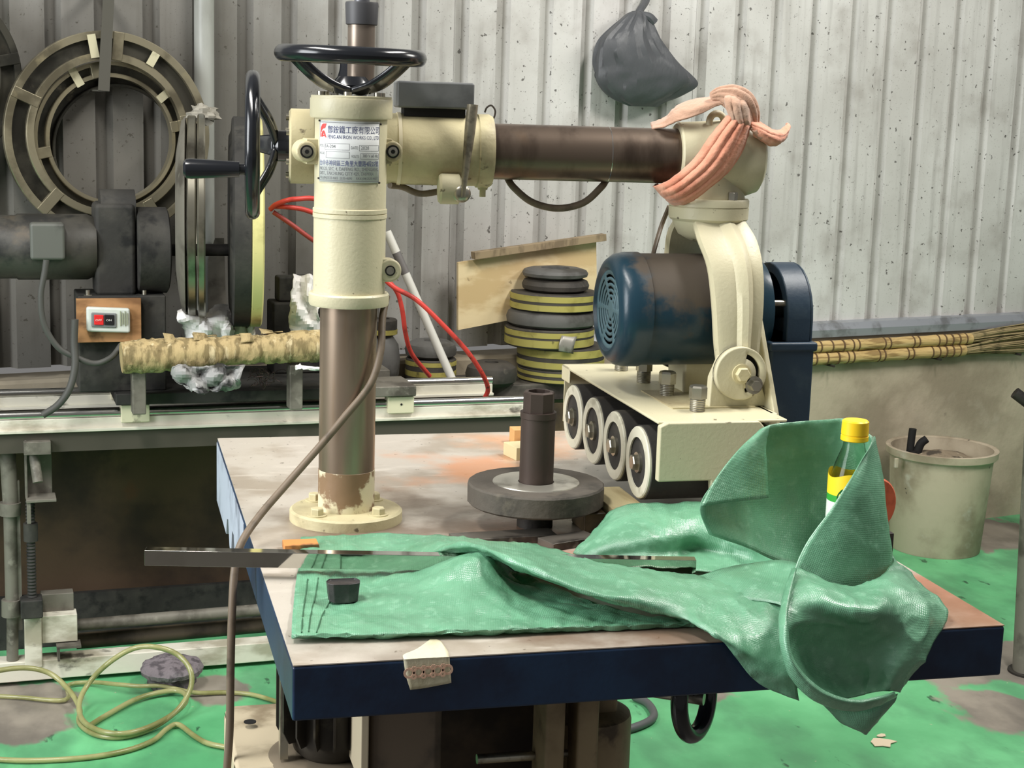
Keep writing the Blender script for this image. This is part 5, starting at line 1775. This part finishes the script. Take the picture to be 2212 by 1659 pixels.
g = [[edge_top(930, 1381), edge_top(938, 1381), edge_top(945, 1382), edge_top(952, 1385)],
     [edge_top(900, 1402), edge_top(925, 1401), edge_top(950, 1400), edge_top(960, 1396)],
     [edge_top(872, 1414), edge_top(905, 1412), edge_top(940, 1410), edge_top(968, 1408)],
     [edge_top(872, 1424), edge_top(905, 1422), edge_top(940, 1420), edge_top(970, 1418)],
     [edge_front(872, 1428), edge_front(906, 1426), edge_front(940, 1424), edge_front(971, 1422)],
     [edge_front(877, 1460), edge_front(910, 1458), edge_front(942, 1454), edge_front(973, 1450)],
     [edge_front(886, 1490), edge_front(912, 1487), edge_front(945, 1481), edge_front(975, 1475)]]
tpo = thing('masking_tape', tuple(edge_front(920, 1450)), 'strip of cream masking tape stuck over the blue front edge of the table', 'tape')
MB().grid(patch(g, 4)).build('tape_strip', TP, tpo, solid=.0006)
for k in range(9):
    c = edge_front(883 + 10.4 * k, 1453 - 1.0 * k) - V(0, .0022 + .0006 * (k % 2), 0)
    u2, v2, a2 = V(1, 0, 0), V(0, 0, 1), V(0, -1, 0)
    m = MB()
    if k % 2 == 0:
        m.lathe(c, (0, -1, 0), [(0, .0072), (.0004, .0072), (.0004, .0042), (0, .0042)], 18, cap=False)
    else:
        for sx_, sz_ in ((0, 1), (0, -1)):
            m.lathe(c + V(sx_ * .004, 0, sz_ * .0052), (0, -1, 0), [(0, .0040), (.0004, .0040), (.0004, .0014), (0, .0014)], 6, cap=False)
    m.build('tape_print', PNK, tpo, smooth=0)

# ---- power cord hanging from the sleeve over the table's left edge
cd = [on_y(835, 640, 2.60), on_y(826, 690, 2.575), on_y(822, 760, 2.545), on_y(800, 830, 2.528), on_y(745, 900, 2.522), on_y(690, 965, 2.512), on_y(620, 1045, 2.48), on_y(560, 1115, 2.44), on_y(522, 1172, 2.40), on_y(507, 1230, 2.38), on_y(501, 1330, 2.36), on_y(498, 1450, 2.35), on_y(496, 1580, 2.345), on_y(488, 1720, 2.34)]
low = cd[-1]
cd += [V(low[0], low[1], .25), V(low[0] + .01, low[1] + .03, .05), V(low[0] + .06, low[1] + .10, .008), V(low[0] + .20, low[1] + .18, .008)]
o = MB().tube(cd, .0062, seg=12).build('power_cord', CABLE)
tag(o, 'grey-brown power cord swinging past the column and down over the table edge', 'cord')

# ---- drink bottle
bc = on_y(1847, 930, 2.06)
BX, BY = bc[0], bc[1]
zc_ = on_y(1847, 907, 2.06)[2]
bot = thing('drink_bottle', (BX, BY, .858), 'clear plastic drink bottle with yellow cap and lemon label in the tarpaulin', 'bottle')
CLEAR = mat('clear_pet', (226, 236, 226), .05, trans=1.0, ior=1.2, spec=.6)
Hn = zc_ - .030
MB().lathe(V(BX, BY, .858), (0, 0, 1), [(0, 0), (0, .027), (.004, .031), (.02, .033), (Hn - .858 - .082, .0335), (Hn - .858 - .066, .0330), (Hn - .858 - .05, .0300), (Hn - .858 - .032, .0245), (Hn - .858 - .016, .0185), (Hn - .858 - .008, .0160), (Hn - .858, .0155), (Hn - .858, .0135), (Hn - .858 - .016, .0165), (Hn - .858 - .05, .0285), (Hn - .858 - .08, .0320), (.02, .0315), (.006, .029), (.006, 0)], 44, cap=False).build('bottle_body', CLEAR, bot)
YC = mat('yellow_cap', (250, 206, 36), .35)
MB().lathe(V(BX, BY, zc_), (0, 0, -1), [(0, 0), (0, .0170), (.002, .0192), (.0205, .0196), (.0210, .0186), (.0225, .0186), (.0230, .0198), (.0290, .0200), (.030, .0192), (.030, .0150)], 44, cap=False).build('cap', YC, bot)


def label_strip(name, zlo, zhi, R, material, a0=None, a1=None):
    n = 40
    g = []
    for f in (0, 1):
        row = []
        for i in range(n + 1):
            t = 2 * math.pi * i / n
            lo = zlo(t) if callable(zlo) else zlo
            hi = zhi(t) if callable(zhi) else zhi
            row.append(V(BX + R * math.cos(t), BY + R * math.sin(t), lo + (hi - lo) * f))
        g.append(row)
    return MB().grid(g).build(name, material, bot)


zL = Hn - .058
label_strip('label_white', .872, zL - .030, .0338, mat('label_white', (226, 232, 222), .35))
label_strip('label_green', zL - .030, zL - .020, .0339, mat('label_green', (58, 158, 62), .35))
label_strip('label_yellow', zL - .020, lambda t: zL + .010 + .004 * math.sin(3 * t + 1.2), .0340, mat('label_yellow', (250, 214, 48), .35))
LEAF = mat('label_leaf', (22, 92, 40), .4)
for k, a in enumerate((-2.35, -2.15, -1.9)):
    m = MB()
    pts = []
    for i in range(9):
        f = i / 8
        w = .009 * math.sin(math.pi * f) / .034
        aa = a + (.12 if k == 1 else -.05) * f
        pts.append([V(BX + .0344 * math.cos(aa - w), BY + .0344 * math.sin(aa - w), zL - .038 + .030 * f), V(BX + .0344 * math.cos(aa + w), BY + .0344 * math.sin(aa + w), zL - .038 + .030 * f)])
    m.grid(pts).build('label_leaf', LEAF, bot)
for body, zz in (('d &', Hn - .042), ('lean', Hn - .049)):
    vs, fs = text_mesh(body, .008)
    if len(vs):
        rr1 = .0282 if zz > Hn - .045 else .0302
        vs[:, 0] -= vs[:, 0].max() / 2
        MB().add([V(BX + (rr1 + .0016) * math.cos(-1.75 + v[0] / rr1), BY + (rr1 + .0016) * math.sin(-1.75 + v[0] / rr1), zz + v[1]) for v in vs], fs).build('bottle_lettering', mat('lettering_white', (236, 240, 236), .4), bot, smooth=0)

# ================================================================== TARPAULIN
def tarp_material():
    m = bpy.data.materials.new('green_woven_tarpaulin')
    m.use_nodes = True
    t = NT(m)
    b = t.n['Principled BSDF']
    uv = t.new('ShaderNodeTexCoord').outputs['UV']
    oc = t.new('ShaderNodeTexCoord').outputs['Object']
    n1 = t.noise(oc, 9, 6)
    n2 = t.noise(oc, 70, 4)
    c = t.mix(t.ramp(n1, .35, .68), lin((118, 178, 142)), lin((92, 148, 114)))
    c = t.mix(t.math('MULTIPLY', t.ramp(n2, .52, .72), .45), c, lin((152, 204, 172)))

    def wave(direction, scale):
        w = t.new('ShaderNodeTexWave')
        w.bands_direction = direction
        w.inputs['Scale'].default_value = scale
        w.inputs['Distortion'].default_value = .6
        w.inputs['Detail'].default_value = 1
        t.link(uv, w.inputs['Vector'])
        return w.outputs['Fac']
    wv = t.math('MULTIPLY', wave('X', 120), wave('Y', 120))
    c = t.mix(t.math('MULTIPLY', wv, .22), c, lin((152, 204, 172)))
    t.link(c, b.inputs['Base Color'])
    t.link(t.math('ADD', .16, t.math('MULTIPLY', n1, .30)), b.inputs['Roughness'])
    b.inputs['Specular IOR Level'].default_value = .6
    b.inputs['IOR'].default_value = 1.75
    b.inputs['Sheen Weight'].default_value = .0
    bp_ = t.new('ShaderNodeBump')
    bp_.inputs['Strength'].default_value = .45
    bp_.inputs['Distance'].default_value = .0028
    t.link(t.math('ADD', t.math('MULTIPLY', wv, .22), t.math('MULTIPLY', t.noise(oc, 34, 6), 2.0)), bp_.inputs['Height'])
    t.link(bp_.outputs[0], b.inputs['Normal'])
    out = t.n['Material Output']
    tr = t.new('ShaderNodeBsdfTranslucent')
    tr.inputs[0].default_value = lin((90, 170, 120))
    mx = t.new('ShaderNodeMixShader')
    mx.inputs[0].default_value = .18
    t.link(b.outputs[0], mx.inputs[1])
    t.link(tr.outputs[0], mx.inputs[2])
    t.link(mx.outputs[0], out.inputs[0])
    return m


TARP = tarp_material()
tm = MB()
tuv = []


def zc3(x, y, z):
    return on_z(x, y, z)


def tarp_patch(spec, n=7, amp=.002, freq=14, seed=0, fine=.0022):
    """spec entries: (x, y, z) on the height z, or (x, y, 'Y', depth)"""
    ctrl = []
    for row in spec:
        ctrl.append([on_y(p[0], p[1], p[3]) if len(p) == 4 else on_z(*p) for p in row])
    A = patch(ctrl, n, amp, freq, seed, fine)
    tm.grid(A)
    du = np.linalg.norm(np.diff(A, axis=1), axis=2).mean()
    dv = np.linalg.norm(np.diff(A, axis=0), axis=2).mean()
    for i in range(A.shape[0]):
        for j in range(A.shape[1]):
            tuv.append((j * du + seed * .37, i * dv + seed * .21))
    return A


# A: front layer lying on the table, folded hem at the front
A_front = tarp_patch([
    [(632, 1384, .8515), (760, 1382, .8515), (900, 1378, .8515), (1030, 1374, .8515), (1150, 1370, .8515), (1280, 1365, .8515), (1400, 1360, .8515), (1530, 1354, .8515)],
    [(630, 1368, .863), (760, 1366, .863), (900, 1362, .863), (1030, 1358, .864), (1150, 1354, .863), (1280, 1349, .862), (1400, 1346, .861), (1530, 1342, .860)],
    [(632, 1325, .860), (760, 1322, .860), (900, 1318, .864), (1030, 1322, .868), (1150, 1328, .864), (1280, 1333, .861), (1400, 1338, .859), (1520, 1339, .858)],
    [(636, 1282, .859), (765, 1282, .860), (895, 1272, .868), (1025, 1255, .886), (1130, 1288, .868), (1260, 1312, .860), (1400, 1333, .858), (1500, 1336, .857)],
    [(641, 1242, .859), (765, 1242, .860), (890, 1237, .868), (1045, 1192, .912), (1112, 1252, .866), (1240, 1298, .858), (1390, 1329, .857), (1490, 1333, .856)],
    [(650, 1205, .857), (770, 1205, .857), (900, 1205, .859), (1070, 1200, .880), (1130, 1235, .862), (1250, 1285, .857), (1390, 1325, .856), (1490, 1331, .856)]],
    n=12, amp=.003, freq=13, seed=1, fine=.0045)
# B: back flap and the diagonal fold that runs over the front edge
tarp_patch([
    [(650, 1163, .853), (760, 1160, .855), (880, 1157, .857), (1000, 1163, .866), (1130, 1176, .872), (1235, 1198, .876), (1345, 1224, .878), (1500, 1246, .872), (1600, 1254, .874), (1690, 1240, .880)],
    [(648, 1185, .854), (760, 1182, .856), (880, 1180, .860), (1000, 1174, .903), (1130, 1196, .908), (1260, 1228, .904), (1390, 1243, .895), (1520, 1258, .884), (1615, 1276, .878), (1700, 1290, .876)],
    [(646, 1214, .854), (760, 1213, .855), (880, 1208, .862), (1005, 1176, .915), (1130, 1219, .918), (1285, 1280, .902), (1425, 1290, .890), (1550, 1310, .876), (1630, 1330, .870), (1708, 1345, .866)],
    [(646, 1216, .853), (760, 1216, .853), (878, 1211, .860), (1004, 1182, .908), (1128, 1227, .908), (1288, 1286, .893), (1458, 1327, .876), (1545, 1366, 'Y', 1.883), (1640, 1410, 'Y', 1.876), (1715, 1435, 'Y', 1.868)],
    [(646, 1218, .853), (760, 1218, .853), (877, 1213, .858), (1006, 1190, .898), (1126, 1232, .896), (1290, 1290, .884), (1462, 1332, .870), (1552, 1376, 'Y', 1.884), (1632, 1470, 'Y', 1.877), (1725, 1512, 'Y', 1.866)]],
    n=12, amp=.0025, freq=13, seed=2, fine=.0035)
# F: rear mound in front of the rollers, falling into a dark hollow
tarp_patch([
    [(1238, 1196, .8545), (1296, 1132, .885), (1338, 1097, .905), (1430, 1090, .910), (1520, 1087, .914), (1600, 1118, .915), (1700, 1150, .92)],
    [(1246, 1199, .8545), (1305, 1152, .886), (1362, 1122, .906), (1440, 1118, .911), (1522, 1120, .910), (1600, 1160, .895), (1700, 1190, .90)],
    [(1256, 1204, .8545), (1315, 1182, .876), (1372, 1164, .892), (1442, 1160, .893), (1512, 1158, .889), (1600, 1190, .872), (1700, 1215, .88)],
    [(1266, 1210, .8545), (1330, 1204, .862), (1390, 1202, .868), (1440, 1200, .866), (1500, 1192, .862), (1600, 1212, .860), (1700, 1232, .868)],
    [(1282, 1222, .8545), (1340, 1228, .8555), (1395, 1236, .856), (1440, 1240, .856), (1500, 1236, .856), (1600, 1242, .860), (1700, 1255, .870)]],
    n=10, amp=.003, seed=3, fine=.003)
# D: upright back wall of the pocket round the bottle
tarp_patch([
    [(1640, 930, 'Y', 2.14), (1662, 918, 'Y', 2.15), (1720, 911, 'Y', 2.16), (1780, 907, 'Y', 2.155), (1832, 906, 'Y', 2.145), (1884, 942, 'Y', 2.085)],
    [(1592, 975, 'Y', 2.12), (1640, 975, 'Y', 2.15), (1710, 968, 'Y', 2.165), (1780, 966, 'Y', 2.16), (1842, 970, 'Y', 2.14), (1900, 1000, 'Y', 2.07)],
    [(1545, 1035, 'Y', 2.10), (1620, 1036, 'Y', 2.14), (1700, 1032, 'Y', 2.165), (1780, 1036, 'Y', 2.16), (1848, 1040, 'Y', 2.13), (1908, 1062, 'Y', 2.06)],
    [(1514, 1093, 'Y', 2.08), (1600, 1106, 'Y', 2.12), (1690, 1112, 'Y', 2.15), (1780, 1116, 'Y', 2.15), (1852, 1122, 'Y', 2.12), (1914, 1132, 'Y', 2.06)],
    [(1532, 1155, 'Y', 2.08), (1612, 1184, 'Y', 2.09), (1702, 1222, 'Y', 2.10), (1780, 1240, 'Y', 2.12), (1852, 1245, 'Y', 2.10), (1925, 1245, 'Y', 2.05)]],
    n=7, amp=.003, seed=4, fine=.0015)
# D1: corner turned over at the left of the pocket
tarp_patch([
    [(1641, 929, 'Y', 2.138), (1652, 923, 'Y', 2.134), (1664, 918, 'Y', 2.134)],
    [(1590, 977, 'Y', 2.118), (1622, 970, 'Y', 2.120), (1654, 965, 'Y', 2.126)],
    [(1543, 1038, 'Y', 2.098), (1600, 1028, 'Y', 2.105), (1657, 1018, 'Y', 2.116)],
    [(1513, 1094, 'Y', 2.078), (1586, 1084, 'Y', 2.088), (1660, 1076, 'Y', 2.104)]],
    n=6, amp=.001, seed=5, fine=.0008)
# D2: front wall of the pocket
tarp_patch([
    [(1874, 974, 'Y', 2.02), (1882, 955, 'Y', 2.04), (1887, 943, 'Y', 2.07), (1889, 944, 'Y', 2.085)],
    [(1832, 1042, 'Y', 1.995), (1868, 1034, 'Y', 2.0), (1900, 1030, 'Y', 2.03), (1906, 1030, 'Y', 2.065)],
    [(1788, 1108, 'Y', 1.985), (1850, 1108, 'Y', 1.985), (1910, 1115, 'Y', 2.01), (1914, 1118, 'Y', 2.06)],
    [(1745, 1168, 'Y', 1.975), (1830, 1188, 'Y', 1.970), (1916, 1190, 'Y', 2.0), (1925, 1190, 'Y', 2.05)],
    [(1716, 1228, 'Y', 1.96), (1800, 1268, 'Y', 1.955), (1895, 1268, 'Y', 1.985), (1940, 1240, 'Y', 2.03)],
    [(1700, 1290, 'Y', 1.93), (1770, 1302, 'Y', 1.94), (1870, 1290, 'Y', 1.96), (1945, 1270, 'Y', 2.00)]],
    n=7, amp=.002, seed=6, fine=.0012)
# E: pouch that sags over the front edge, open towards the front
tarp_patch([
    [(1712, 1228, 'Y', 1.955), (1780, 1258, 'Y', 1.945), (1850, 1270, 'Y', 1.945), (1900, 1250, 'Y', 1.965), (1930, 1214, 'Y', 2.02), (1918, 1188, 'Y', 2.05)],
    [(1694, 1280, 'Y', 1.895), (1752, 1282, 'Y', 1.875), (1830, 1312, 'Y', 1.850), (1900, 1306, 'Y', 1.860), (1962, 1265, 'Y', 1.945), (1964, 1242, 'Y', 2.01)],
    [(1687, 1345, 'Y', 1.842), (1740, 1330, 'Y', 1.858), (1820, 1342, 'Y', 1.868), (1905, 1345, 'Y', 1.855), (1985, 1322, 'Y', 1.885), (2040, 1322, 'Y', 1.925)],
    [(1694, 1420, 'Y', 1.820), (1745, 1400, 'Y', 1.872), (1825, 1395, 'Y', 1.882), (1900, 1392, 'Y', 1.870), (1965, 1392, 'Y', 1.858), (2012, 1390, 'Y', 1.880)],
    [(1730, 1482, 'Y', 1.815), (1780, 1462, 'Y', 1.868), (1838, 1456, 'Y', 1.880), (1892, 1450, 'Y', 1.868), (1940, 1446, 'Y', 1.850), (1975, 1448, 'Y', 1.872)],
    [(1790, 1522, 'Y', 1.820), (1822, 1512, 'Y', 1.850), (1858, 1504, 'Y', 1.862), (1888, 1496, 'Y', 1.858), (1915, 1492, 'Y', 1.850), (1940, 1492, 'Y', 1.872)]],
    n=14, amp=.003, freq=8, seed=7, fine=.0045)
# rolled pale hem along the pouch
hem = [(1716, 1228, 1.945), (1697, 1285, 1.885), (1687, 1350, 1.830), (1696, 1425, 1.806), (1728, 1482, 1.802), (1780, 1518, 1.804), (1845, 1532, 1.812), (1900, 1518, 1.826), (1934, 1500, 1.858)]
hw_ = [4, 10, 14, 18, 24, 24, 20, 14, 5]
spec = []
for (x, y, Y), w, nx, ny in zip(hem, hw_, (1, 1, 1, .9, .7, .4, .1, -.3, -.5), (0, 0, 0, -.4, -.7, -.9, -1, -.9, -.8)):
    spec.append([(x - nx * 4, y - ny * 4, 'Y', Y + .012), (x - nx * 2, y - ny * 2, 'Y', Y - .004), (x + nx * w * .6, y + ny * w * .6, 'Y', Y - .014), (x + nx * w, y + ny * w, 'Y', Y - .010)])
tarp_patch(spec, n=6, amp=.001, seed=8, fine=.001)
# dangling dark corner underneath
tarp_patch([
    [(1760, 1505, 'Y', 1.885), (1820, 1528, 'Y', 1.885), (1880, 1520, 'Y', 1.885), (1938, 1498, 'Y', 1.888)],
    [(1792, 1535, 'Y', 1.885), (1830, 1545, 'Y', 1.876), (1885, 1542, 'Y', 1.872), (1930, 1515, 'Y', 1.886)],
    [(1822, 1562, 'Y', 1.885), (1846, 1570, 'Y', 1.872), (1878, 1568, 'Y', 1.870), (1902, 1548, 'Y', 1.884)],
    [(1862, 1578, 'Y', 1.882), (1866, 1583, 'Y', 1.876), (1871, 1586, 'Y', 1.874), (1875, 1580, 'Y', 1.882)]],
    n=6, amp=.003, seed=9, fine=.002)
# fold tucked under between mound and lobe
tarp_patch([
    [(1500, 1250, .866), (1560, 1230, .882), (1620, 1220, .892), (1690, 1212, .905), (1740, 1222, .91)],
    [(1520, 1262, .868), (1580, 1256, .886), (1640, 1258, .892), (1700, 1272, .892), (1740, 1290, .885)],
    [(1560, 1290, .866), (1610, 1296, .876), (1660, 1300, .880), (1705, 1312, .880), (1735, 1330, .87)]],
    n=6, amp=.003, seed=10, fine=.002)
tm.uv = tuv
tarp = tm.build('tarpaulin', TARP, smooth=60, solid=.0012)
for j0, j1 in ((2, 2.4), (3.4, 4.6), (5, 9)):
    pts = []
    i1_ = A_front.shape[0] - 14
    for i in range(13, i1_, 3):
        j = j0 + (j1 - j0) * (i - 13) / (i1_ - 13)
        k = int(j)
        pts.append(A_front[i, k] * (1 - (j - k)) + A_front[i, k + 1] * (j - k) + V(0, 0, .0008))
    MB().tube(pts, .0011, seg=6, smooth=0).build('hem_seam', mat('dark_green_seam', (52, 92, 66), .5), tarp)
tag(tarp, 'crumpled green woven tarpaulin spread on the table and hanging over its front edge', 'tarpaulin')

# ================================================================== RAG ON THE SWIVEL HEAD
RAGM = mat('salmon_cotton_rag', (224, 156, 128), .85, layers=[((190, 116, 88), 14, .45, .65, (1, 1, 1), 6, .7), ((206, 176, 150), 9, .56, .72, (1, 1, 1), 6, .7)], bump=(180, .4), sheen=.3)
RAGD = mat('soiled_cotton_rag', (186, 148, 124), .85, layers=[((150, 132, 116), 10, .45, .65, (1, 1, 1), 6, .8), ((220, 150, 120), 12, .55, .7)], bump=(180, .4), sheen=.3)
rag = thing('cotton_rag', tuple(ap(1540, 400, .10)), 'salmon pink cotton rag knotted round the swivel head at the arm end', 'rag')


def rag_patch(spec, name, material, n=6, creases=0, amp=.002, seed=0):
    ctrl = [[ap(x, y, d) for (x, y, d) in row] for row in spec]
    A = patch(ctrl, n, amp, 30, seed, .0015)
    if creases:
        C = A.shape[1]
        for j in range(C):
            f = j / (C - 1)
            A[:, j] -= AN * (.0045 * abs(math.sin(f * math.pi * creases + .4)) - .002)
    return MB().grid(A).build(name, material, rag, smooth=60, solid=.0025)


F_ = .078
band = [[(1572, 250, .070), (1585, 258, .082), (1598, 264, .084), (1610, 268, .080), (1621, 272, .068)],
        [(1534, 296, F_ - .006), (1552, 303, F_ + .006), (1570, 309, F_ + .008), (1588, 316, F_ + .006), (1606, 322, F_ - .008)],
        [(1496, 348, F_ - .004), (1516, 354, F_ + .008), (1536, 359, F_ + .010), (1556, 364, F_ + .006), (1577, 368, F_ - .008)],
        [(1448, 388, F_ - .010), (1468, 395, F_ + .002), (1488, 401, F_ + .006), (1508, 406, F_ + .002), (1527, 410, F_ - .010)],
        [(1420, 400, F_ - .030), (1436, 412, F_ - .014), (1454, 422, F_ - .008), (1472, 430, F_ - .012), (1490, 437, F_ - .024)],
        [(1413, 400, F_ - .06), (1422, 413, F_ - .05), (1434, 426, F_ - .045), (1448, 437, F_ - .05), (1463, 443, F_ - .06)],
        [(1420, 396, F_ - .10), (1428, 408, F_ - .10), (1440, 420, F_ - .10), (1452, 430, F_ - .10), (1464, 436, F_ - .10)]]
rag_patch(band, 'front_band', RAGM, 8, 4, .0015, 1)
top = [[(1405, 266, -.04), (1406, 272, -.01), (1408, 278, .01)],
       [(1435, 250, -.02), (1436, 260, .012), (1440, 270, .03)],
       [(1465, 226, .0), (1468, 240, .03), (1472, 258, .045)],
       [(1510, 212, .01), (1512, 230, .045), (1514, 246, .05)],
       [(1548, 206, .02), (1552, 218, .05), (1556, 226, .055)],
       [(1580, 206, .03), (1584, 216, .055), (1586, 228, .06)]]
rag_patch(top, 'top_band', RAGD, 7, 0, .003, 2)
# knot: folded lump with a band of cloth wrapped over it
def cloth_lump(path, radii, folds, twist, name, material, flat=.75):
    pts = catmull([ap(*p) for p in path], 10)
    rs = catmull([V(r, 0, 0) for r in radii], 10)
    n, sg = len(pts), 64
    vs, fs = [], []
    for i, p in enumerate(pts):
        tg = pts[min(i + 1, n - 1)] - pts[max(i - 1, 0)]
        tg /= np.linalg.norm(tg)
        side = np.cross(AN, tg)
        side /= np.linalg.norm(side)
        f = i / (n - 1)
        for k in range(sg):
            t = 2 * math.pi * k / sg
            cr_ = abs(math.sin(folds * t * .5 + twist * f))
            r = rs[i][0] * (.84 + .24 * cr_ ** .6 + .10 * mnoise.noise(Vector((math.cos(t) * 2, math.sin(t) * 2, f * 3))))
            vs.append(p + side * r * math.cos(t) - AN * r * flat * math.sin(t))
    for i in range(n - 1):
        for k in range(sg):
            fs.append((i * sg + k, i * sg + (k + 1) % sg, (i + 1) * sg + (k + 1) % sg, (i + 1) * sg + k))
    fs += [tuple(range(sg - 1, -1, -1)), tuple((n - 1) * sg + k for k in range(sg))]
    return MB().add(vs, fs).build(name, material, rag, smooth=60)


cloth_lump([(1536, 210, .040), (1556, 206, .048), (1580, 211, .054), (1602, 226, .056), (1618, 250, .056), (1628, 274, .054)], [.008, .014, .021, .0235, .019, .010], 9, 2.2, 'knot', RAGD, .8)
wrap = [[(1570, 199, .030), (1580, 198, .032), (1592, 202, .034), (1604, 208, .036), (1612, 216, .034)],
        [(1566, 212, .066), (1578, 213, .076), (1592, 218, .078), (1606, 224, .076), (1616, 232, .066)],
        [(1570, 236, .072), (1582, 238, .084), (1596, 242, .086), (1610, 246, .082), (1622, 250, .070)],
        [(1578, 258, .072), (1588, 260, .084), (1600, 263, .085), (1612, 266, .080), (1622, 270, .070)],
        [(1584, 274, .060), (1592, 277, .068), (1602, 279, .070), (1611, 279, .068), (1618, 280, .060)]]
rag_patch(wrap, 'knot_wrap', RAGD, 8, 3, .002, 6)
tail = [[(1620, 256, .050), (1622, 266, .074), (1624, 280, .074), (1628, 296, .060)],
        [(1640, 262, .048), (1644, 274, .080), (1644, 290, .080), (1642, 304, .062)],
        [(1662, 274, .040), (1668, 286, .074), (1664, 300, .076), (1656, 312, .056)],
        [(1686, 280, .028), (1690, 292, .058), (1684, 306, .060), (1670, 316, .044)],
        [(1704, 266, .010), (1705, 280, .034), (1698, 296, .036), (1684, 310, .024)],
        [(1699, 268, -.014), (1698, 280, .004), (1692, 292, .004), (1682, 302, -.004)]]
rag_patch(tail, 'tail', RAGM, 7, 2, .003, 4)
tail2 = [[(1620, 275, .072), (1632, 282, .08), (1640, 272, .06)],
         [(1636, 296, .068), (1650, 292, .078), (1658, 284, .055)],
         [(1650, 305, .055), (1662, 300, .06), (1668, 294, .05)]]
rag_patch(tail2, 'tail_fold', RAGD, 6, 0, .002, 5)

# grey tape wound round the nest of rings
crumple('tape_wrap', 438, 247, .30, .045, .026, 'wad of grey tape stuck on the steel rings above the polished hoop', 'tape', mat('grey_wad_tape', (150, 146, 134), .7, layers=[((104, 100, 90), 14, .48, .64)]), 4.2, None, .03)
